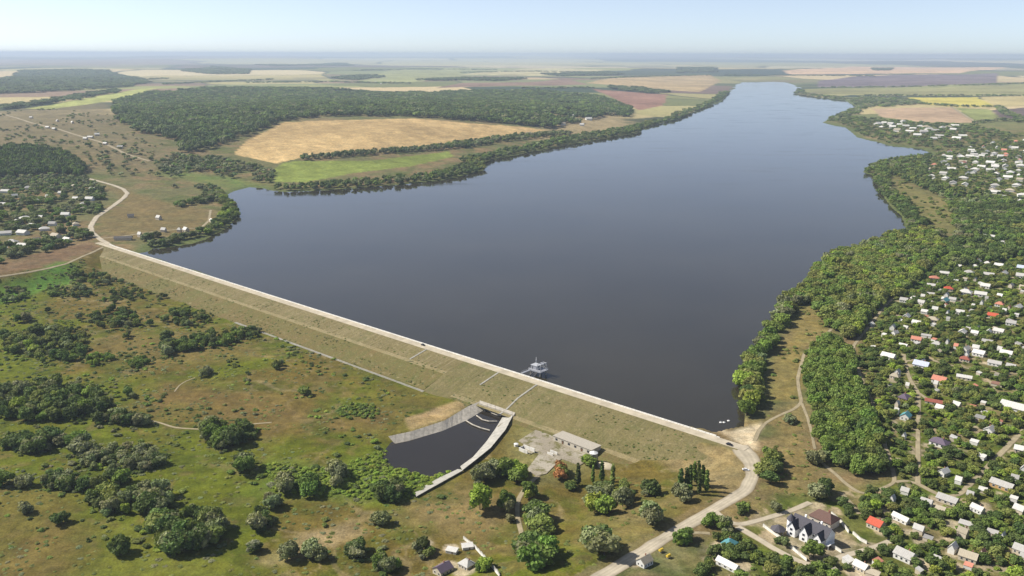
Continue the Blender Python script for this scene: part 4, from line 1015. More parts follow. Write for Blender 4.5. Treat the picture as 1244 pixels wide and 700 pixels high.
# ------------------------------------------------------------------ derelict yard at the foot of the dam
def yardthings():
    zY = float(max(p[2] for p in vs_yard)) 
    # long low workshop
    a, b = P([(678, 533)])[0], P([(724, 551)])[0]; m = (a + b) / 2; rz = math.atan2(b[1] - a[1], b[0] - a[0]); L = np.linalg.norm(b - a)
    t = empty('workshop', (m[0], m[1], zY), rz); tag(t, 'long low pale roofed workshop along the edge of the concrete yard', 'workshop')
    w = MB().box((0, 0, 1.4), (L, 10, 4.2)).build('wall', M_WALL, t); w.color = (.5, .46, .38, 1)
    r = MB().box((0, 0, 3.65), (L + .8, 10.8, .3)).build('roof', M_ROOF, t); r.color = (.40, .365, .30, 1)
    for k in range(6): MB().box((-L / 2 + (k + .5) * L / 6, -5.03, 1.7), (1.8, .14, 1.5)).build('window', M_GLASS, t)
    for k in range(2): MB().box((-L / 4 + k * L / 2, -5.04, .9), (1.4, .16, 2.2)).build('door', M_DOOR, t)
    # silo
    q = P([(721, 561)])[0]; t = empty('storage_tank', (q[0], q[1], zY - .5)); tag(t, 'pale upright storage tank at the far end of the workshop', 'tank')
    MB().tube([(0, 0, -1), (0, 0, 6.4)], 2.6, 16).build('shell', M_CONC, t); MB().tube([(0, 0, 6.4), (0, 0, 7.6)], [2.8, .4], 16).build('lid', M_FRAME, t)
    MB().tube([(2.75, 0, 0), (2.75, 0, 6.6)], .12).build('ladder', M_DARKSTEEL, t)
    # sand heap
    q = P([(736, 567)])[0]; bm = bmesh.new(); bmesh.ops.create_icosphere(bm, subdivisions=4, radius=1)
    for v in bm.verts: v.co = Vector((v.co.x * 6.5, v.co.y * 4.2, max(-.4, v.co.z) * 2.4)) * (1 + .2 * (float(fbm(np.array([v.co.x * 2 + 9]), np.array([v.co.y * 2]), 3, 3)[0]) - .5))
    me = bpy.data.meshes.new('sand_heap'); bm.to_mesh(me); me.materials.append(M_SAND); o = bpy.data.objects.new('sand_heap', me); COL.objects.link(o); o.location = (q[0], q[1], Zat(*q)); o.rotation_euler = (0, 0, -.7)
    tag(o, 'pale yellow sand heap beside the storage tank', 'sand heap')
    def ruin(px, L, D, h, lb, deg):
        q = P([px])[0]; t = empty('ruined_shed', (q[0], q[1], zY - .2), R(deg)); tag(t, lb, 'ruin', 'roofless concrete ruins in the yard')
        ws = [(-.12 * L, -D / 2, L * .76, .4, .8), (0, D / 2, L, .4, 1), (-L / 2, 0, .4, D - .4, .7), (L / 2, D * .2, .4, D * .5, .4)]
        for (x, y, sx, sy, k) in ws[:2 + int(L) % 3]: MB().box((x, y, h * k / 2 - .5), (sx, sy, h * k + 1)).build('wall', M_SLAB, t)
        MB().box((0, 0, .1), (L - .5, D - .5, .3)).build('floor', M_YARD, t)
    ruin((640, 549), 10, 4.5, 2.8, 'roofless white shed shell at the left edge of the yard', -42)
    ruin((671, 553), 6, 3, 2.2, 'roofless white shed shell in the middle of the yard', -40)
    ruin((617, 566), 6, 2.5, 2.2, 'small roofless white shed shell among trees below the yard', -40)
    q = P([(627, 542)])[0]; t = empty('water_cistern', (q[0], q[1], zY - .3)); tag(t, 'small white round cistern at the yard corner by the spillway', 'cistern')
    MB().tube([(0, 0, -.5), (0, 0, 1.6)], 1.5, 14).build('shell', M_SLAB, t); MB().tube([(0, 0, 1.6), (0, 0, 2.0)], [1.6, .5], 14).build('lid', M_FRAME, t)
    q = P([(635, 504)])[0]; t = empty('valve_house', (q[0], q[1], Zat(*q)), R(-40)); tag(t, 'tiny white valve house at the foot of the dam stairs', 'valve house')
    MB().box((0, 0, .9), (2.6, 2.2, 2.6)).build('wall', M_SLAB, t); MB().box((0, 0, 2.3), (3, 2.6, .2)).build('roof', M_FRAME, t); MB().box((0, -1.12, .8), (.8, .1, 1.7)).build('door', M_DARKSTEEL, t)
vs_yard = vs_y
yardthings()

# ------------------------------------------------------------------ vehicles, floats and dark sheds
def car(px, deg, paint, label, z=None):
    q = P([px])[0] if z is None else flat([px], ZC)[0]; t = empty('car', (q[0], q[1], (Zat(*q) + .1) if z is None else z), R(deg)); tag(t, label, 'car')
    b = MB(); prof = [(-2.15, .35), (-2.15, .85), (-1.75, .98), (-1.2, 1.0), (1.0, .95), (1.9, .82), (2.15, .65), (2.15, .35)]
    n = len(prof); b.add([(x, -.85, z_) for x, z_ in prof] + [(x, .85, z_) for x, z_ in prof], [tuple(range(n)), tuple(range(2 * n - 1, n - 1, -1))] + [(i, n + i, n + (i + 1) % n, (i + 1) % n) for i in range(n)])
    b.build('body', paint, t)
    c = MB().box((-.3, 0, 1.22), (2.3, 1.45, .5), 0, 0, .78).build('cabin', M_GLASS, t); MB().box((-.3, 0, 1.49), (1.75, 1.12, .05)).build('roof', paint, c)
    for x in (-1.35, 1.35):
        for y in (-.78, .78):
            w = MB().tube([(x, y - .1, .32), (x, y + .1, .32)], .32, 12).build('wheel', M_RUBBER, t); MB().tube([(x, y - .12, .32), (x, y + .12, .32)], .16, 10).build('rim', M_STEEL, w)
    for y in (-.6, .6): MB().box((2.14, y, .68), (.06, .3, .14)).build('headlight', M_LAMP, t)
car((906, 572), -15, M_CARW, 'white car parked on the grass inside the road bend')
q = flat([(886, 541)], ZC)[0]; car((886, 541), math.degrees(math.atan2(DU[1], DU[0])), M_CARD, 'dark car on the crest road near the sandy beach', ZC + .15)
car((514, 420), math.degrees(math.atan2(DU[1], DU[0])), M_CARD, 'dark car on the crest road left of the intake platform', ZC + .15)
for i, (px, lb) in enumerate((((875.5, 513.5), 'faint white float on the water, outermost of three off the beach'), ((879.5, 513.5), 'white float on the water, middle of three off the beach'), ((885, 511.5), 'white float on the water, closest to the shore trees'))):
    q = flat([px], 0)[0]; t = empty('float', (q[0], q[1], 0)); tag(t, lb, 'float', 'white floats off the beach')
    MB().tube([(0, 0, -.5), (0, 0, -.1), (0, 0, .35), (0, 0, .6)], [.5, 1.0, .95, .3], 14).build('drum', M_FRAME, t); MB().tube([(0, 0, .6), (0, 0, 1.5)], .07).build('mast', M_STEEL, t)
for px, L, dg, lb in (((150, 291.5), 22, 8, 'long dark roofed barn beside the left end of the dam'), ((159, 264), 9, 20, 'dark roofed ruin alone on the brown pasture')):
    o = place_house(px, L, 7, 'gable', (.10, .095, .09), WB, dg, .9, far=True, name='barn'); tag(o, lb, 'barn'); house_xy.append((o.location.x, o.location.y, L * .6))
# yellow-marked shed row by the dirt road
for px, lb in (((803, 671), 'small yellow tank beside the dirt road, upper of two'), ((812, 678), 'small yellow tank beside the dirt road, lower of two')):
    q = P([px])[0]; t = empty('fuel_tank', (q[0], q[1], Zat(*q)), R(40)); tag(t, lb, 'tank', 'yellow tanks by the dirt road')
    MB().tube([(-1.3, 0, 1.3), (-1.15, 0, 1.3), (1.15, 0, 1.3), (1.3, 0, 1.3)], [.4, .8, .8, .4], 12).build('drum', M_YELLOW, t)
    for x in (-.8, .8): MB().box((x, 0, .3), (.25, 1.3, .9)).build('cradle', M_STEEL, t)

# ------------------------------------------------------------------ tree shapes
def ico(sub):
    bm = bmesh.new(); bmesh.ops.create_icosphere(bm, subdivisions=sub, radius=1); v = np.array([q.co[:] for q in bm.verts]); f = [tuple(q.index for q in fc.verts) for fc in bm.faces]; bm.free(); return v, f
ICO1, ICO2 = ico(1), ico(2)
def crown_arrays(kind, seed, leaves, lobes):
    rg = np.random.default_rng(seed); V = []; Fc = []; Lf = []
    def addv(v, f, l):
        o = sum(len(q) for q in V); V.append(v); Fc.extend(tuple(i + o for i in q) for q in f); Lf.append(l)
    L = []
    if kind == 'round':
        L.append((np.array([0, 0, .58]), np.array([.36, .36, .33])))
        for k in range(lobes):
            a = k * 2.4 + rg.random() * .8; r = .22 + .12 * rg.random(); z = .30 + .5 * rg.random()
            r *= math.sqrt(max(.15, 1 - ((z - .5) / .55) ** 2)) * 1.25; s = .17 + .10 * rg.random(); L.append((np.array([r * math.cos(a), r * math.sin(a), z]), np.array([s, s, s * .85])))
    elif kind == 'poplar':
        for k in range(lobes):
            z = .14 + .8 * k / lobes; s = .085 * math.sqrt(max(0, 1.0 - z)) * min(1, z * 5 + .2) + .012; L.append((np.array([.04 * (rg.random() - .5), .04 * (rg.random() - .5), z]), np.array([s, s, .10])))
    elif kind == 'bush':
        for k in range(lobes):
            a = k * 2.4 + rg.random(); r = .34 * math.sqrt(rg.random()); s = .2 + .14 * rg.random(); L.append((np.array([r * math.cos(a), r * math.sin(a), .2 + .3 * rg.random()]), np.array([s, s, s])))
    for c, s in L:
        iv, f = ICO2 if leaves > 20 else ICO1
        disp = 1 + .95 * (np.array([vnoise(np.array([q[0] * 2.2 + seed]), np.array([q[1] * 2.2 + q[2] * 3]), seed)[0] for q in iv]) - .5)
        v = iv * disp[:, None] * .86 * s + c
        addv(v, f, .62 + .35 * rg.random(len(v)) )
        n = int(leaves * (s[0] / .25) ** 1.3)
        d = rg.normal(size=(n, 3)); d /= np.linalg.norm(d, axis=1)[:, None]; d[:, 2] = np.where(d[:, 2] < -.35, -d[:, 2], d[:, 2])
        pos = c + d * s * (.74 + .50 * rg.random((n, 1)))
        nn = d + rg.normal(size=(n, 3)) * .55; nn /= np.linalg.norm(nn, axis=1)[:, None]
        t = np.cross(nn, rg.normal(size=(n, 3))); t /= np.linalg.norm(t, axis=1)[:, None]; b = np.cross(nn, t)
        z = (.035 + .035 * rg.random((n, 1))); q = np.stack([pos - t * z - b * z * .7, pos + t * z * .9 - b * z, pos + t * z + b * z * .8, pos - t * z * .8 + b * z], 1).reshape(-1, 3)
        addv(q, [(4 * i, 4 * i + 1, 4 * i + 2, 4 * i + 3) for i in range(n)], np.repeat(.8 + .5 * rg.random(n), 4))
    V = np.concatenate(V); Lf = np.concatenate(Lf)
    if kind != 'poplar': pass
    return V, Fc, Lf
def trunk_mb(kind, seed):
    rg = random.Random(seed); m = MB(); top = .5 if kind == 'round' else .9 if kind == 'poplar' else .3
    m.tube([(0, 0, -.05), (0, 0, .12), (.01, .01, top)], [.035, .026, .010] if kind != 'poplar' else [.022, .018, .004], 7)
    if kind != 'poplar':
        for k in range(4):
            a = k * 1.7 + rg.random(); m.tube([(0, 0, .14 + .05 * k), (.1 * math.cos(a), .1 * math.sin(a), .28 + .05 * k), (.24 * math.cos(a), .24 * math.sin(a), .42 + .06 * k)], [.016, .011, .004], 5)
    return m
def crown_mesh(name, kind, seed, leaves, lobes, with_trunk):
    V, Fc, Lf = crown_arrays(kind, seed, leaves, lobes); mats = [M_FOL]; mi = [0] * len(Fc)
    if with_trunk:
        t = trunk_mb(kind, seed); o = len(V); V = np.concatenate([V, np.array(t.v)]); Fc = list(Fc) + [tuple(i + o for i in f) for f in t.f]; mi += [1] * len(t.f); mats.append(M_BARK); Lf = np.concatenate([Lf, np.ones(len(t.v))])
    me = bpy.data.meshes.new(name); me.from_pydata([tuple(v) for v in V], [], Fc)
    for q in mats: me.materials.append(q)
    me.polygons.foreach_set('material_index', mi); me.update()
    me.attributes.new('leaf', 'FLOAT', 'POINT').data.foreach_set('value', Lf.astype(np.float32)); return me
NV = {'round': 7, 'poplar': 3, 'bush': 5}
CROWN = {k: [crown_mesh(k + '_crown', k, 10 * i + 3, 92, {'round': 9, 'poplar': 13, 'bush': 7}[k], False) for i in range(n)] for k, n in NV.items()}
TRUNK = {k: [trunk_mb(k, 10 * i + 3).mesh('trunk', M_BARK) for i in range(n)] for k, n in NV.items()}
def form_collection(name, kinds, leaves, lobes):
    c = bpy.data.collections.new(name)
    for kind, n in kinds:
        for i in range(n):
            c.objects.link(bpy.data.objects.new(f'{name}_form', crown_mesh(f'{name}_form', kind, 77 + 13 * i, leaves, lobes, leaves > 10)))
    return c
C_TREE = form_collection('woodland_tree', [('round', 7)], 58, 9)
C_BUSH = form_collection('scrub_bush', [('bush', 5)], 22, 6)
C_FAR = form_collection('distant_tree', [('round', 4)], 9, 6)

def gn_scatter(name, pts, coll, nforms):
    """pts: rows x, y, z, height, width, tint r, g, b"""
    a = np.asarray(pts, float); n = len(a)
    me = bpy.data.meshes.new(name); me.vertices.add(n); me.vertices.foreach_set('co', a[:, :3].astype(np.float32).ravel())
    rg = np.random.default_rng(n)
    at = me.attributes.new('scl', 'FLOAT_VECTOR', 'POINT'); at.data.foreach_set('vector', np.stack([a[:, 4], a[:, 4] * rg.uniform(.85, 1.15, n), a[:, 3]], 1).astype(np.float32).ravel())
    at = me.attributes.new('rot', 'FLOAT_VECTOR', 'POINT'); at.data.foreach_set('vector', np.stack([rg.normal(0, .05, n), rg.normal(0, .05, n), rg.uniform(0, 6.28, n)], 1).astype(np.float32).ravel())
    at = me.attributes.new('pick', 'INT', 'POINT'); at.data.foreach_set('value', rg.integers(0, nforms, n).astype(np.int32))
    at = me.attributes.new('tint', 'FLOAT_COLOR', 'POINT'); at.data.foreach_set('color', np.concatenate([a[:, 5:8], np.ones((n, 1))], 1).astype(np.float32).ravel())
    me.update(); o = bpy.data.objects.new(name, me); COL.objects.link(o); o['kind'] = 'stuff'
    g = bpy.data.node_groups.new(name + '_scatter', 'GeometryNodeTree')
    g.interface.new_socket('Geometry', in_out='INPUT', socket_type='NodeSocketGeometry'); g.interface.new_socket('Geometry', in_out='OUTPUT', socket_type='NodeSocketGeometry')
    gi, go = g.nodes.new('NodeGroupInput'), g.nodes.new('NodeGroupOutput'); ip = g.nodes.new('GeometryNodeInstanceOnPoints'); ci = g.nodes.new('GeometryNodeCollectionInfo')
    ci.inputs['Collection'].default_value = coll; ci.inputs['Separate Children'].default_value = True; ci.inputs['Reset Children'].default_value = True
    def na(t, nm):
        q = g.nodes.new('GeometryNodeInputNamedAttribute'); q.data_type = t; q.inputs['Name'].default_value = nm; return q.outputs['Attribute']
    mp = g.nodes.new('GeometryNodeMeshToPoints')
    g.links.new(gi.outputs[0], mp.inputs[0]); g.links.new(mp.outputs[0], ip.inputs['Points']); g.links.new(ci.outputs[0], ip.inputs['Instance']); ip.inputs['Pick Instance'].default_value = True
    g.links.new(na('INT', 'pick'), ip.inputs['Instance Index']); g.links.new(na('FLOAT_VECTOR', 'scl'), ip.inputs['Scale'])
    er = g.nodes.new('FunctionNodeEulerToRotation'); g.links.new(na('FLOAT_VECTOR', 'rot'), er.inputs[0]); g.links.new(er.outputs[0], ip.inputs['Rotation'])
    g.links.new(ip.outputs[0], go.inputs[0]); o.modifiers.new('scatter', 'NODES').node_group = g
    return o

# ------------------------------------------------------------------ where trees grow
TINT = {'mid green': (.070, .097, .021), 'dark green': (.046, .063, .018), 'olive': (.088, .099, .026), 'grey green': (.098, .105, .050), 'bright green': (.108, .142, .022), 'deep green': (.040, .053, .016), 'reddish brown': (.16, .085, .033)}
MIXN = ['mid green'] * 4 + ['dark green'] * 4 + ['olive'] * 2 + ['grey green'] * 2 + ['bright green'] * 1
TREES = []                                             # dicts
HX = np.array(house_xy)
def ok_xy(x, y, lake_gap=0.0, road_gap=2.5):
    a = np.array([x]), np.array([y])
    return True
def filt(xy, rad, lake_gap=1.0, road_gap=1.5, dam=True):
    xy = np.asarray(xy); x, y = xy[:, 0], xy[:, 1]; k = np.ones(len(xy), bool)
    k &= sdist(x, y, LAKE) > lake_gap
    for nm, r in ROADW.items(): k &= seg_dist(x, y, r) > ROADS[nm][1] / 2 + road_gap + rad * .25
    for hx, hy, hr in house_xy:
        if hx < x.min() - 30 or hx > x.max() + 30 or hy < y.min() - 30 or hy > y.max() + 30: continue
        k &= (x - hx) ** 2 + (y - hy) ** 2 > (hr + rad * .45) ** 2
    for hx, hy, hr in YARDS: k &= (x - hx) ** 2 + (y - hy) ** 2 > (hr * .8 + rad * .3) ** 2
    if dam:
        u, v = dam_uv(x, y); k &= ~((v > -16) & (v < VT + 2) & (u > -5) & (u < DL + 6))
        k &= sdist(x, y, POOL) > 2; k &= ~inside(x, y, yard)
    return xy[k]
def add_trees(xy, h, w, mix, region, kind='round', seed=0, **f):
    """h, w: (low, high) metres"""
    rg = np.random.default_rng(seed + 1000); xy = filt(np.asarray(xy), w[0] / 2, **f)
    if not len(xy): return
    z = terrain(xy[:, 0], xy[:, 1]); tf = np.clip((fbm(xy[:, 0] / 55, xy[:, 1] / 55, 7 + seed, 3) - .25) * 2, 0, 1); ti = 0
    for (x, y), zz in zip(xy, z):
        t = mix[min(int((.5 * tf[ti] + .5 * rg.random()) * len(mix)), len(mix) - 1)] if len(mix) > 3 else mix[rg.integers(len(mix))]; ti += 1; s = rg.random(); hh = h[0] + (h[1] - h[0]) * s; ww = w[0] + (w[1] - w[0]) * np.clip(s + rg.normal() * .2, 0, 1)
        c = np.array(TINT[t]) * rg.uniform(1.8, 2.8) * (1 + rg.normal(size=3) * .05)
        TREES.append(dict(x=x, y=y, z=zz, h=hh, w=ww, tint=c, tn=t, reg=region, kind=kind))
def grid_in(pg, spacing, seed, jit=.45, dens=None):
    rg = np.random.default_rng(seed); mn, mx = pg.min(0), pg.max(0)
    gx, gy = np.meshgrid(np.arange(mn[0], mx[0], spacing), np.arange(mn[1], mx[1], spacing)); x = (gx + rg.uniform(-jit, jit, gx.shape) * spacing).ravel(); y = (gy + rg.uniform(-jit, jit, gx.shape) * spacing).ravel()
    k = inside(x, y, pg)
    if dens is not None: k &= dens(x, y, rg)
    return np.stack([x[k], y[k]], 1)
def clump(cx, cy, rx, ry, n, h, region, mix=MIXN, w=None, kind='round', seed=None, ang=0.0):
    rg = np.random.default_rng(int(cx * 7 + cy * 13) if seed is None else seed); out = []
    a = rg.uniform(0, 6.283, n); r = np.sqrt(rg.random(n)); ca, sa = math.cos(ang), math.sin(ang)
    px = [(cx + rx * rr * math.cos(q) * ca - ry * rr * math.sin(q) * sa, cy + rx * rr * math.cos(q) * sa + ry * rr * math.sin(q) * ca) for q, rr in zip(a, r)] if n > 1 else [(cx, cy)]
    add_trees(P(px), (h * (.38 if n > 4 else .8), h * 1.2), tuple(np.array(w or (h * (.42 if n > 4 else .8), h * 1.15))), mix, region, kind, int(cx + cy))
DK = ['dark green'] * 3 + ['grey green'] * 2 + ['mid green'] * 2 + ['deep green']
YG = ['bright green'] * 2 + ['mid green'] * 2 + ['olive']
GG = ['grey green'] * 4 + ['dark green'] * 2
for a in [
 (55, 492, 78, 22, 62, 11, 'in the big thicket left of the meadow track', MIXN), (150, 513, 34, 9, 12, 9, 'at the thicket tail above the meadow track', DK),
 (38, 541, 38, 10, 17, 10, 'in the ragged row under the big thicket', DK), (98, 547, 9, 10, 5, 12, 'in the dark knot beside the ragged row', DK),
 (148, 561, 52, 13, 30, 8, 'in the grey scrub belt below the meadow track', GG), (83, 590, 28, 10, 12, 9, 'in the copse under the grey scrub belt', DK),
 (138, 606, 30, 22, 18, 9, 'in the slope copse of the lower meadow', MIXN), (188, 612, 18, 14, 9, 12, 'in the tall copse of the lower meadow', DK),
 (222, 652, 46, 20, 20, 12.5, 'in the large bottom grove', MIXN), (318, 638, 17, 8, 5, 10, 'in the small grove above the bare patches', DK),
 (31, 621, 7, 3, 2, 7, 'on the open lower meadow edge', GG), (77, 637, 7, 3, 2, 8, 'under the slope copse', DK), (141, 673, 10, 5, 3, 9, 'near the photo bottom meadow', DK), (30, 588, 8, 7, 4, 7, 'left of the grey scrub', GG), (3, 592, 5, 4, 2, 9, 'at the meadow margin', DK),
 (280, 533, 30, 15, 13, 12.5, 'in the tall grove past the meadow track', DK), (297, 575, 8, 7, 3, 11, 'below the tall grove', DK), (326, 615, 12, 5, 4, 7, 'above the small grove', GG), (344, 596, 9, 5, 3, 9, 'left of the reed meadow', DK), (374, 598, 9, 6, 4, 9, 'in the reed meadow edge', YG), (411, 584, 7, 9, 4, 9, 'in the reeds near the pool', GG), (350, 677, 8, 6, 3, 8, 'beside the bare earth patch', GG), (381, 678, 9, 6, 3, 8, 'right of the bare earth patch', GG), (310, 665, 6, 5, 2, 6, 'on the bare earth rim', GG),
 (14, 418, 18, 12, 12, 9, 'in the left thicket under the drained field', MIXN), (68, 421, 42, 21, 44, 9.5, 'in the round thicket of the upper meadow', MIXN), (118, 438, 20, 6, 9, 6, 'along the round thicket foot', YG), (170, 442, 16, 6, 7, 6, 'between two upper thickets', YG),
 (262, 415, 58, 7, 34, 8.5, 'in the long hedge pointing at the channel', MIXN, None, 'round', 4, -.18), (205, 422, 8, 10, 5, 11, 'at the hedge end with grey crowns', GG), (228, 388, 30, 9, 18, 7.5, 'behind the long hedge', MIXN), (140, 389, 32, 13, 24, 7.5, 'in the scattered copse of the upper meadow', MIXN),
 (118, 338, 36, 9, 22, 8, 'in the upper belt beside the green field', MIXN), (85, 356, 26, 8, 18, 7, 'below the upper belt', DK), (15, 361, 22, 9, 12, 7, 'at the green field corner', DK), (148, 362, 26, 7, 12, 6, 'at the meadow head', MIXN), (180, 352, 34, 6, 10, 5, 'near the dam foot', YG),
 (58, 380, 3, 3, 1, 7, 'alone above the round thicket', GG), (96, 387, 4, 3, 1, 7, 'alone right of the round thicket top', GG), (28, 388, 8, 6, 4, 8, 'in the small stand above the left thicket', DK), (182, 396, 4, 2, 1, 6, 'alone in the middle meadow', DK), (156, 411, 4, 3, 2, 6, 'in the gap of the middle meadow', DK), (253, 457, 7, 4, 2, 8, 'by the meadow path top', DK), (337, 446, 6, 4, 3, 6, 'on the open meadow under the channel', GG), (374, 478, 7, 3, 2, 6, 'left of the reed island', YG), (157, 483, 5, 3, 2, 6, 'above the thicket tail', DK), (236, 371, 8, 4, 3, 5, 'in the upper dry meadow', GG), (199, 362, 7, 3, 4, 5, 'under the dam foot', GG), (300, 385, 20, 8, 9, 5, 'around the channel start', YG),
 (474, 603, 12, 9, 6, 10, 'below the spillway outflow', DK), (460, 637, 8, 4, 3, 7, 'on the dry bottom meadow', GG), (434, 673, 10, 7, 5, 9, 'left of the lowest cottages', DK), (470, 688, 14, 8, 6, 8, 'before the lowest cottages', DK), (517, 673, 12, 7, 7, 8, 'around the lowest cottages', DK), (590, 690, 8, 5, 3, 6, 'behind the white garden wall', YG),
 (585, 586, 8, 5, 5, 10, 'at the right wing wall end', DK), (606, 576, 9, 6, 6, 10, 'beside the right wing wall', DK), (629, 581, 8, 6, 4, 9, 'under the roofless sheds', YG), (583, 619, 3, 2, 1, 15, 'standing alone between pool and yard path', ['bright green']), (647, 508, 9, 6, 4, 8, 'at the yard top corner', DK), (662, 523, 7, 3, 3, 4, 'along the yard top edge', GG), (697, 526, 11, 5, 5, 8, 'behind the workshop', YG), (713, 564, 6, 4, 3, 7, 'beside the storage tank', YG), (690, 553, 6, 3, 2, 5, 'in the yard middle', GG), (679, 579, 8, 6, 3, 9, 'on the lawn below the yard', ['reddish brown', 'olive']), (742, 606, 22, 12, 12, 10, 'in the dark grove below the tank', DK), (729, 622, 8, 5, 3, 11, 'in front of the dark grove', ['bright green']), (759, 605, 6, 7, 3, 8, 'right of the dark grove', ['reddish brown', 'olive']), (791, 633, 6, 5, 2, 10, 'beside the dirt road top stretch', DK), (788, 605, 8, 6, 3, 8, 'left of the poplar row', MIXN), (717, 618, 8, 7, 3, 9, 'left of the bright tree', MIXN),
 (722, 674, 13, 9, 5, 12, 'left of the dirt road bottom', DK), (622, 618, 9, 17, 8, 10, 'left of the yard path', DK), (652, 635, 12, 18, 12, 10, 'right of the yard path', DK), (651, 680, 20, 12, 14, 12, 'at the yard path bottom', DK), (640, 600, 6, 8, 4, 8, 'on the yard path top', YG), (693, 592, 5, 5, 2, 6, 'under the reddish tree', YG),
 (830, 604, 10, 6, 4, 7, 'at the poplar foot', DK), (935, 566, 10, 22, 26, 8, 'in the strip right of the road bend', MIXN), (866, 637, 14, 7, 8, 7, 'across the dirt road', YG), (888, 648, 12, 6, 5, 7, 'at the lane fork', DK), (820, 660, 22, 6, 9, 6, 'behind the yellow tanks', YG), (990, 674, 6, 4, 2, 9, 'in front of the mansion', ['mid green', 'bright green']), (1000, 604, 9, 6, 4, 9, 'behind the brown hipped house', GG), (946, 622, 12, 4, 5, 6, 'along the mansion lane', GG), (952, 664, 14, 6, 6, 5, 'inside the mansion wall', DK), (905, 622, 9, 5, 4, 5, 'on the dry bank', MIXN), (992, 560, 12, 8, 6, 8, 'at the plantation foot', GG),
 (958, 515, 8, 4, 4, 5, 'on the shore path bend', GG), (860, 570, 10, 4, 3, 6, 'on the dam shoulder', YG)]:
    a = list(a)
    if a[4] > 4 and a[0] < 480:
        a[4] = int(a[4] * 2.5); a[5] *= .84
        b_ = list(a[:8]); b_[2] *= 1.3; b_[3] *= 1.35; b_[5] = 2.4; b_[6] = 'scattered over the downstream meadow'; b_[7] = MIXN + YG; clump(*b_, (1.6, 4.2), 'bush', 91, a[10] if len(a) > 10 else 0.0)
    clump(*a)
for i, (x, y) in enumerate([(702, 590), (720, 588), (731, 585), (838, 590), (843, 585), (848, 590), (853, 592), (834, 597), (826, 598), (858, 597), (744, 590), (849, 601)]):
    add_trees(P([(x, y)]), (13, 16), (11, 14), ['deep green', 'dark green', 'mid green'], 'in the poplar row left of the road' if x > 800 else 'in the dark grove below the tank', 'poplar', i)
# low shrubs and tussocks loose over the meadow
MEAD = P([(-20, 345), (120, 312), (300, 372), (520, 478), (480, 530), (560, 610), (640, 640), (620, 700), (-40, 720)])
dn = lambda x, y, rg: rg.random(len(x)) < np.clip((fbm(x / 34, y / 34, 91, 4) - .49) * 5, 0, .85)
add_trees(grid_in(MEAD, 7, 71, .5, dn), (.8, 2.6), (1.8, 5.0), MIXN + YG + ['olive'] * 4, 'scattered over the downstream meadow', 'bush', 3)
dnt = lambda x, y, rg: rg.random(len(x)) < np.clip((fbm(x / 20, y / 20, 94, 4) - .36) * 2.4, 0, .75)
add_trees(grid_in(MEAD, 4.4, 171, .5, dnt), (.35, 1.0), (1.4, 3.4), ['olive'] * 3 + ['grey green', 'dark green', 'dark green'], 'tussocks', 'bush', 113)
SLP = P([(930, 505), (972, 497), (987, 545), (1012, 592), (985, 605), (940, 603), (900, 636), (860, 640), (740, 690), (640, 690), (640, 600), (750, 580), (830, 600), (905, 600), (925, 570)])
add_trees(grid_in(SLP, 5.0, 172, .5, dnt), (.4, 1.4), (1.4, 3.6), ['olive'] * 4 + ['mid green'], 'tussocks', 'bush', 114)
GOLD = P([(975, 367), (999, 384), (1009, 401), (982, 425), (975, 487), (934, 487), (937, 442), (958, 404)]); HILL = P([(1091, 218), (1110, 230), (1150, 245), (1165, 262), (1140, 285), (1115, 285), (1110, 262), (1095, 240)])
add_trees(grid_in(GOLD, 7, 173, .5, dnt), (.8, 3), (2, 6), ['olive'] * 3 + ['mid green', 'grey green'], 'tussocks', 'bush', 115)
add_trees(grid_in(HILL, 13, 174, .5, dnt), (1.5, 6), (4, 11), ['olive'] * 3 + ['mid green', 'dark green'], 'tussocks', 'bush', 116)
REEDS = P([(478, 545), (500, 572), (548, 574), (500, 604), (440, 608), (330, 596), (310, 560), (400, 572), (440, 556)])
add_trees(grid_in(REEDS, 3.6, 72, .5), (1.4, 2.6), (2.6, 4.2), ['bright green'] * 3 + ['mid green'], 'reeds', 'bush', 4)
ISL = P([(407, 503), (415, 494), (435, 490), (455, 494), (463, 502), (450, 509), (425, 509)])
add_trees(grid_in(ISL, 3.4, 73, .5), (1.5, 3), (2.6, 4.2), ['bright green', 'mid green', 'mid green'], 'reeds', 'bush', 5)
prof_l = [(4.6, ZC), (VB - 2.2, -.9), (VB + 2.4, -1.3), ((VB + VT) / 2, -5.2), (VT - 2, -8.6), (VT + 3, -9.3)]; prof_r = [(4.6, ZC), (VB, -1.5), (VR - 3, -7.7), (VR + 2, -8.3), (VR + 6, -9)]
rgd = np.random.default_rng(44)
for k in range(2600):
    u_ = rgd.uniform(10, DL - 5); left = u_ < US; pr = prof_l if left else prof_r; v_ = rgd.uniform(5.5, pr[-1][0])
    if not left and u_ < UT or rgd.random() > (.25 + .75 * min(1, v_ / 30)) or vnoise(np.array([u_ / 22]), np.array([v_ / 9]), 66)[0] < .42: continue
    q = dam_pt(u_, v_)
    if sdist(np.array([q[0]]), np.array([q[1]]), POOL)[0] < 4: continue
    c = np.array(TINT[['olive', 'olive', 'mid green', 'grey green'][k % 4]]) * rgd.uniform(1.3, 2.1)
    TREES.append(dict(x=q[0], y=q[1], z=float(np.interp(v_, [a[0] for a in pr], [a[1] for a in pr])), h=rgd.uniform(.25, .7), w=rgd.uniform(.9, 2.6), tint=c, tn='olive', reg='tussocks', kind='bush'))
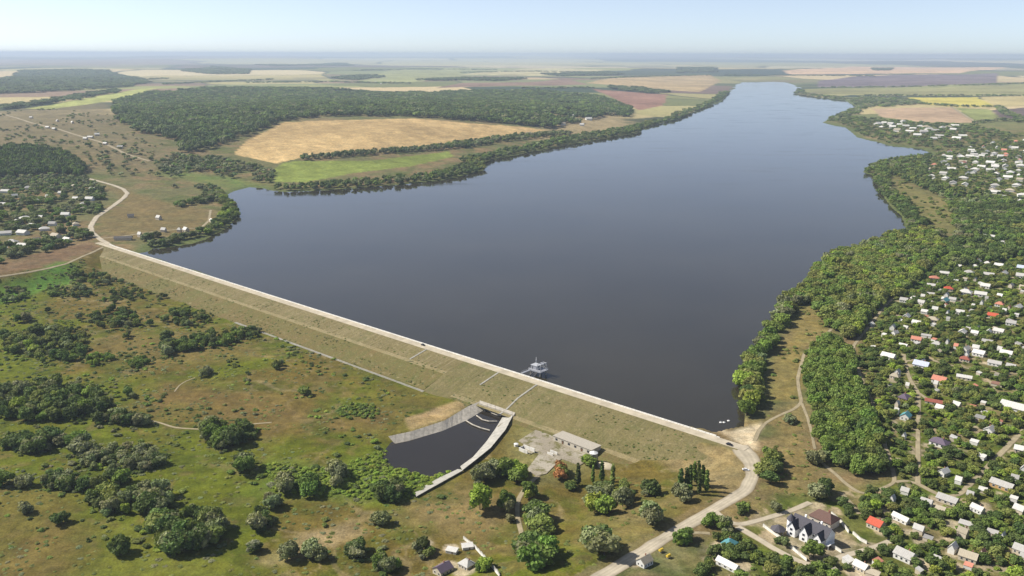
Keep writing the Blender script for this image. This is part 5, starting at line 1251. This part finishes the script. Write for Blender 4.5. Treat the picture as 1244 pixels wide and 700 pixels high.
# plantation and shore wood on the right
PLANT = P([(980, 427), (1006, 412), (1032, 427), (1047, 467), (1061, 510), (1078, 552), (1080, 574), (1062, 582), (1032, 577), (1010, 562), (994, 546), (988, 520), (978, 480)])
add_trees(grid_in(PLANT, 6.6, 74, .4), (8, 10.5), (7, 9), ['mid green'] * 4 + ['dark green'], 'in the square plantation by the shore path', 'round', 6)
SHORE = P([(903, 508), (901, 456), (921, 420), (949, 372), (983, 341), (1004, 314), (1041, 302), (1076, 290), (1106, 283), (1150, 288), (1140, 312), (1112, 345), (1085, 366), (1045, 408), (1034, 422), (1008, 402), (998, 384), (975, 366), (950, 404), (928, 442), (920, 488), (914, 511)])
add_trees(grid_in(SHORE, 8.6, 75, .45), (8, 13), (8.5, 13), ['grey green'] * 3 + ['mid green'] * 3 + ['olive'] * 3 + ['bright green'] * 2 + ['dark green'], 'in the wood along the right shore', 'round', 7, lake_gap=-1.5)
# orchards of the village
ORCH = P([(840, 705), (870, 652), (895, 655), (940, 680), (985, 692), (1060, 672), (1090, 660), (1040, 622), (1090, 592), (1050, 470), (1040, 430), (1088, 362), (1150, 290), (1244, 262), (1320, 262), (1400, 500), (1330, 720)])
dn = lambda x, y, rg: rg.random(len(x)) < np.clip(.84 + (fbm(x / 30, y / 30, 95, 3) - .5) * 1.8, .3, 1) * np.where(plot_hash(x, y) % .37 < .08, .4, 1)
add_trees(grid_in(ORCH, 5.2, 76, .5, dn), (2.8, 5.6), (3.8, 6.6), ['mid green'] * 4 + ['dark green'] * 3 + ['olive'] * 3 + ['bright green'] * 2 + ['grey green'], 'orchard', 'round', 8, road_gap=.6)
dnb = lambda x, y, rg: rg.random(len(x)) < .42
add_trees(grid_in(ORCH, 4.2, 176, .5, dnb), (.7, 2.0), (1.8, 3.8), YG + ['olive', 'mid green'], 'orchard', 'bush', 108, road_gap=.4)
GARD = P([(985, 690), (1030, 678), (1080, 664), (1060, 640), (1048, 640), (1036, 630), (1012, 618), (1020, 600), (1046, 604), (1090, 592), (1090, 660), (1060, 705), (960, 705)])
add_trees(grid_in(GARD, 6.5, 77, .5, dn), (3, 6), (4, 6.5), ['mid green'] * 3 + ['dark green'] * 2 + ['bright green'], 'orchard', 'round', 9, road_gap=.6)
# farther shores, villages, woods
def belt(px, width, spacing, h, w, mix, region, seed, **f):
    p = P(dens(px, 6)); mn, mx = p.min(0) - width, p.max(0) + width; g = grid_in(np.array([mn, (mx[0], mn[1]), mx, (mn[0], mx[1])]), spacing, seed)
    g = g[seg_dist(g[:, 0], g[:, 1], p) < width * (.6 + .5 * vnoise(g[:, 0] / 60, g[:, 1] / 60, seed))]; 
    if len(g): add_trees(g, h, w, mix, region, 'round', seed, **f)
NS = ['grey green', 'mid green', 'dark green', 'dark green', 'olive']
add_trees(grid_in(P([(1136, 312), (1165, 285), (1150, 245), (1200, 240), (1330, 262), (1330, 300), (1150, 330)]), 11, 78, .45), (8, 12), (9, 13), NS, 'hill wood', 'round', 10)
belt([(1107, 280), (1099, 262), (1070, 234), (1062, 213)], 26, 10, (7, 11), (9, 12), NS, 'far shore', 11)
add_trees(grid_in(P([(1050, 210), (1066, 199), (1098, 193), (1130, 190), (1125, 215), (1150, 230), (1200, 238), (1150, 243), (1110, 226), (1090, 215)]), 13, 79, .45), (8, 13), (10, 14), NS, 'far shore', 'round', 12)
V2b = P([(1127, 197), (1140, 186), (1180, 177), (1250, 170), (1360, 190), (1360, 268), (1244, 262), (1205, 245), (1185, 233), (1140, 226), (1122, 212)])
add_trees(grid_in(V2b, 17, 80, .5), (4, 7.5), (8, 13), NS, 'far village', 'round', 13)
add_trees(grid_in(P([(1000, 147), (1020, 142), (1060, 144), (1100, 148), (1180, 152), (1215, 160), (1244, 168), (1180, 176), (1136, 184), (1110, 177), (1078, 174), (1045, 164), (1030, 153)]), 27, 81, .5), (6, 10), (13, 22), NS, 'far village', 'round', 14, lake_gap=8)
belt([(1030, 123), (1043, 130), (1016, 141), (1000, 147)], 70, 26, (9, 13), (18, 26), DK, 'far shore', 15)
add_trees(grid_in(P([(1043, 118), (1110, 121), (1122, 127), (1070, 131), (1045, 129)]), 34, 82), (10, 14), (24, 34), DK, 'far wood', 'round', 16)
belt([(963, 113), (985, 116), (1030, 121)], 60, 30, (9, 13), (20, 30), DK, 'far shore', 17)
belt([(345, 231), (400, 228), (470, 223), (537, 215), (585, 203)], 36, 13, (9, 13), (10, 14), NS, 'in the belt along the north shore', 18)
belt([(585, 197), (640, 184), (700, 171), (745, 163), (776, 157)], 60, 16, (9, 14), (12, 17), NS, 'in the belt along the north shore', 19)
belt([(374, 194), (430, 189), (500, 184), (560, 178)], 22, 12, (11, 14), (10, 14), DK, 'windbreak', 20)
belt([(560, 178), (600, 172), (640, 167), (690, 163)], 30, 14, (10, 14), (12, 16), DK, 'windbreak', 21)
belt([(190, 300), (215, 292), (240, 287)], 9, 8, (7, 10), (7, 10), DK, 'left shore', 22)
belt([(178, 292), (188, 288)], 8, 8, (7, 10), (7, 10), DK, 'left shore', 29)
belt([(255, 284), (276, 270), (284, 256), (272, 244), (262, 236)], 17, 11, (7, 11), (8, 12), NS + YG, 'left shore', 23)
belt([(222, 250), (250, 244), (262, 235), (250, 228)], 18, 13, (7, 10), (9, 12), DK, 'left shore', 24)
dn2 = lambda x, y, rg: rg.random(len(x)) < np.clip((fbm(x / 90, y / 90, 97, 3) - .40) * 4, 0, 1)
add_trees(grid_in(P([(190, 200), (215, 190), (260, 192), (300, 200), (335, 210), (330, 226), (300, 218), (250, 215), (200, 212)]), 15, 83, .5, dn2), (8, 12), (11, 16), DK, 'wet valley', 'round', 25)
add_trees(grid_in(P([(100, 175), (200, 195), (260, 200), (240, 235), (170, 225), (110, 205)]), 26, 84, .5, dn2), (6, 10), (8, 14), DK, 'wet valley', 'round', 26)
VAL = P([(-40, 140), (60, 132), (135, 140), (205, 182), (240, 200), (120, 205), (60, 178), (-40, 180)])
add_trees(grid_in(VAL, 24, 185, .5, lambda x, y, rg: rg.random(len(x)) < np.clip((fbm(x / 120, y / 120, 197, 3) - .47) * 4, 0, .8)), (3, 7), (6, 13), DK + ['olive'] * 4, 'wet valley', 'round', 127)
LV = P([(-60, 222), (0, 218), (60, 214), (105, 217), (128, 232), (125, 256), (108, 275), (112, 290), (60, 305), (0, 322), (-60, 330)])
dn3 = lambda x, y, rg: rg.random(len(x)) < np.clip(.55 + (fbm(x / 70, y / 70, 98, 3) - .5) * 3.4, .05, .95)
add_trees(grid_in(LV, 11, 85, .5, dn3), (6, 10), (8, 12), DK + ['mid green'], 'left village', 'round', 27)
PINE = P([(-80, 186), (0, 183), (30, 181), (80, 188), (106, 207), (100, 216), (60, 213), (0, 217), (-80, 222)])
add_trees(grid_in(PINE, 9.5, 86, .35), (14, 18), (10, 13), ['dark green', 'deep green', 'mid green'], 'pine wood', 'round', 28)
FOREST = P([(137, 131), (142, 124), (180, 114), (260, 108), (400, 109), (470, 115), (560, 112), (660, 112), (730, 118), (771, 134), (764, 143), (740, 141), (700, 151), (668, 157), (640, 153), (560, 147), (480, 142), (400, 142), (345, 148), (300, 166), (270, 179), (240, 189), (216, 185), (211, 172), (160, 160), (140, 146)])
ride = P([(700, 152), (640, 140), (470, 128), (400, 118), (250, 123), (150, 128)])
fg = grid_in(FOREST, 17, 87, .4); fg = fg[(sdist(fg[:, 0], fg[:, 1], FOREST) < -70 * np.clip(fbm(fg[:, 0] / 90, fg[:, 1] / 90, 55, 3) - .4, 0, 1)) & (fbm(fg[:, 0] / 260, fg[:, 1] / 260, 57, 3) < .70)]; dcam = np.hypot(fg[:, 0], fg[:, 1]); fg = fg[(np.random.default_rng(1).random(len(fg)) < np.clip(2600 / dcam, .25, 1)) & (seg_dist(fg[:, 0], fg[:, 1], ride) > 9)]
for a_, b_, s_ in ((0, 2600, 1.0), (2600, 3600, 1.25), (3600, 9000, 1.7)):
    k = (np.hypot(fg[:, 0], fg[:, 1]) >= a_) & (np.hypot(fg[:, 0], fg[:, 1]) < b_)
    if k.any(): add_trees(fg[k], (16, 21), (16 * s_, 20 * s_), ['dark green', 'dark green', 'dark green', 'mid green', 'grey green'], 'forest', 'round', 30)
for i, (px, sp) in enumerate([([(0, 98), (30, 86), (130, 86), (185, 100), (150, 107), (60, 112), (-20, 116)], 60), ([(0, 131), (30, 128), (90, 118), (140, 110.5), (145, 113), (90, 122), (40, 130), (0, 135)], 45), ([(220, 86.5), (260, 80.5), (305, 85), (300, 90), (250, 90)], 70),
                       ([(503, 98), (560, 95.5), (640, 96), (600, 99)], 50), ([(735, 105), (780, 108), (812, 112), (800, 115), (750, 110)], 45), ([(400, 95), (440, 92), (470, 93.5), (430, 98)], 60), ([(824, 82), (870, 83), (870, 88), (824, 89)], 70), ([(660, 90), (740, 88), (760, 91), (680, 93)], 70), ([(1060, 83.5), (1085, 83), (1080, 86), (1062, 86)], 60), ([(310, 79), (420, 77), (430, 80), (330, 81)], 90)]):
    add_trees(grid_in(P(px), sp, 100 + i), (14, 20), (sp * .95, sp * 1.35), ['deep green', 'dark green'], 'far wood', 'round', 40 + i)
belt([(886, 113), (876, 123), (840, 139), (822, 146)], 60, 26, (10, 14), (16, 24), NS, 'far shore', 33)
belt([(776, 156), (800, 149), (822, 146)], 40, 20, (9, 13), (13, 20), NS, 'far shore', 34)
print('trees', len(TREES))

for i, (px, sp) in enumerate([([(560, 88.5), (640, 87), (720, 88)], 60), ([(880, 92), (960, 92), (1060, 93)], 60), ([(1000, 107), (1100, 106), (1244, 102)], 40), ([(1050, 117), (1140, 117), (1244, 117)], 30), ([(300, 101), (400, 100), (500, 102)], 45), ([(200, 103), (260, 100), (330, 97)], 45), ([(720, 96), (790, 93), (860, 92)], 45), ([(430, 86), (520, 84), (600, 85)], 80), ([(20, 103), (-10, 108)], 40), ([(1211, 131), (1225, 140), (1244, 147)], 30), ([(1122, 127), (1160, 130), (1211, 130.5)], 26), ([(966, 109), (975, 112)], 30), ([(1184, 150), (1215, 147), (1244, 149)], 24), ([(90, 100), (200, 96)], 50), ([(640, 108), (720, 107)], 40)]):
    belt(px, sp * .7, sp * .75, (9, 15), (sp * .6, sp * .95), DK, 'far wood', 300 + i)
# ------------------------------------------------------------------ the ones that show largest become objects, the rest ground cover
pp, dep = project([[t['x'], t['y'], t['z'] + t['h'] * .5] for t in TREES])
for t, q, d in zip(TREES, pp, dep):
    t['px'] = q; t['vis'] = d > 0 and -4 < q[0] < W + 4 and 0 < q[1] < H + 6; t['app'] = max(t['h'], t['w']) / d if t['vis'] else 0
def chosen(sel, n): return sorted([t for t in TREES if sel(t) and t['vis'] and t['reg'] not in ('reeds', 'tussocks') and not (t['kind'] == 'bush' and t['reg'] == 'orchard')], key=lambda t: -t['app'])[:n]
IND = chosen(lambda t: t['kind'] == 'round', 296) + chosen(lambda t: t['kind'] == 'poplar', 20) + chosen(lambda t: t['kind'] == 'bush', 60)
for t in IND: t['own'] = True
LM = [((n_[0], n_[1]), f'{CW[n_[5]]} roofed {"barn" if n_[4] == "barn" else "shed" if n_[4] == "shed" else "house"} {n_[9]}') for n_ in NEAR] + [((982, 645), 'the white mansion')]
items = []
for i, t in enumerate(IND):
    r = t['reg']; size = 'small' if t['w'] < 7 else 'broad' if t['w'] < 11.5 else 'large'
    noun = {'round': 'tree', 'poplar': 'poplar', 'bush': 'bush'}[t['kind']]
    if noun == 'bush': size = 'low'
    if noun == 'poplar': size = 'tall'
    if r == 'orchard' or r == 'hill wood':
        j = min(range(len(LM)), key=lambda k: math.hypot(LM[k][0][0] - t['px'][0], LM[k][0][1] - t['px'][1])); dx, dy = t['px'][0] - LM[j][0][0], t['px'][1] - LM[j][0][1]
        r = (('right of' if dx > 0 else 'left of') if abs(dx) > abs(dy) * 1.2 else ('before' if dy > 0 else 'behind')) + ' ' + LM[j][1]
    items.append((i, f'{"" if t["reg"] in ("orchard", "hill wood") else size + " "}{t["tn"]} {noun} {r}', t['px'][0]))
LB = unique_labels(items)
first = {}
for i, t in enumerate(IND):
    k = t['kind']; v = i % NV[k]; nm = {'round': 'tree', 'poplar': 'poplar_tree', 'bush': 'bush'}[k]
    if (k, v) not in first:
        o = empty(nm, (0, 0, 0)); c = bpy.data.objects.new('crown', CROWN[k][v]); tr = bpy.data.objects.new('trunk', TRUNK[k][v])
        for q in (c, tr): COL.objects.link(q); q.parent = o
        first[(k, v)] = o
    else: o = copy_tree(first[(k, v)])
    o.name = nm; o.location = (t['x'], t['y'], t['z']); o.scale = (t['w'] * random.uniform(.82, 1.2), t['w'] * random.uniform(.82, 1.2), t['h']); o.rotation_euler = (0, 0, random.uniform(0, 6.28))
    for ch in o.children:
        if ch.name.startswith('crown'): ch['tint'] = tuple(float(q) for q in t['tint'])
    if len(LB[i].split()) > 16: print('LONG', LB[i])
    tag(o, LB[i], {'round': 'tree', 'poplar': 'poplar', 'bush': 'bush'}[k], {'round': 'trees of the reservoir valley', 'poplar': 'poplars beside the dam', 'bush': 'bushes on the downstream meadow'}[k])
NAMES = {'orchard': 'orchard_trees', 'tussocks': 'grass_tussocks', 'forest': 'forest', 'pine wood': 'pine_wood', 'reeds': 'reeds', 'far wood': 'distant_woods', 'far village': 'village_trees', 'left village': 'village_garden_trees', 'far shore': 'far_shore_trees', 'hill wood': 'hill_woods', 'windbreak': 'windbreak', 'left shore': 'left_bank_thicket', 'wet valley': 'valley_trees'}
rest = {}
for t in TREES:
    if t.get('own'): continue
    d = math.hypot(t['x'], t['y']); grp = NAMES.get(t['reg'])
    if t['kind'] == 'bush' and grp == 'orchard_trees': grp = 'garden_plants'
    if grp is None: grp = 'meadow_scrub' if t['kind'] == 'bush' else 'shoreline_woods' if 'shore' in t['reg'] else 'plantation' if 'plantation' in t['reg'] else 'thicket_trees'
    c = 'bush' if t['kind'] == 'bush' else 'far' if d > 1700 else 'tree'
    rest.setdefault((grp, c), []).append((t['x'], t['y'], t['z'] - .2, t['h'], t['w'], *t['tint']))
for (grp, c), pts in rest.items(): gn_scatter(grp, pts, {'bush': C_BUSH, 'far': C_FAR, 'tree': C_TREE}[c], {'bush': 5, 'far': 4, 'tree': 7}[c])

make_ground()
# ------------------------------------------------------------------ light, sky, air
SUN_EL, SUN_AZ = R(43), math.atan2(-.90, .20)
wd = bpy.data.worlds.new('World'); sc.world = wd; wd.use_nodes = True
nt = wd.node_tree; bg = nt.nodes['Background']
sky = nt.nodes.new('ShaderNodeTexSky'); sky.sky_type = 'NISHITA'; sky.sun_disc = False
sky.sun_elevation = SUN_EL; sky.sun_rotation = SUN_AZ; sky.altitude = 400; sky.air_density = .5; sky.dust_density = .45; sky.ozone_density = 2.0
hs = nt.nodes.new('ShaderNodeHueSaturation'); hs.inputs['Saturation'].default_value = .68; hs.inputs['Value'].default_value = 1.0
nt.links.new(sky.outputs[0], hs.inputs['Color']); nt.links.new(hs.outputs[0], bg.inputs[0]); bg.inputs[1].default_value = .112
sd = bpy.data.lights.new('sun', 'SUN'); sd.energy = 5.0; sd.angle = R(.5); sd.color = (1, .94, .85)
so = bpy.data.objects.new('sun', sd); COL.objects.link(so)
sv = Vector((math.sin(SUN_AZ) * math.cos(SUN_EL), math.cos(SUN_AZ) * math.cos(SUN_EL), math.sin(SUN_EL)))
so.rotation_euler = sv.to_track_quat('Z', 'Y').to_euler()
hz = MB(); hz.box((0, 34000, 120), (150000, 70400, 330))
hm = bpy.data.materials.new('haze_air'); hm.use_nodes = True; hn = hm.node_tree
hn.nodes.remove(hn.nodes['Principled BSDF']); pv = hn.nodes.new('ShaderNodeVolumePrincipled')
pv.inputs['Color'].default_value = (.56, .67, .84, 1); pv.inputs['Density'].default_value = 5.6e-5; pv.inputs['Anisotropy'].default_value = .15
hn.links.new(pv.outputs[0], hn.nodes['Material Output'].inputs['Volume'])
tag(hz.build('haze', hm), kind='stuff')

vs = sc.view_settings; sc.display_settings.display_device = 'sRGB'
vs.view_transform = 'Standard'; vs.look = 'None'; vs.exposure = .5; vs.gamma = 1; vs.use_curve_mapping = False
sc.render.engine = 'CYCLES'
cy = sc.cycles; cy.max_bounces = 5; cy.diffuse_bounces = 2; cy.glossy_bounces = 2; cy.transmission_bounces = 2; cy.volume_bounces = 1; cy.transparent_max_bounces = 4
cy.use_denoising = True; cy.caustics_reflective = False; cy.caustics_refractive = False; cy.use_fast_gi = False
sc.render.use_persistent_data = False
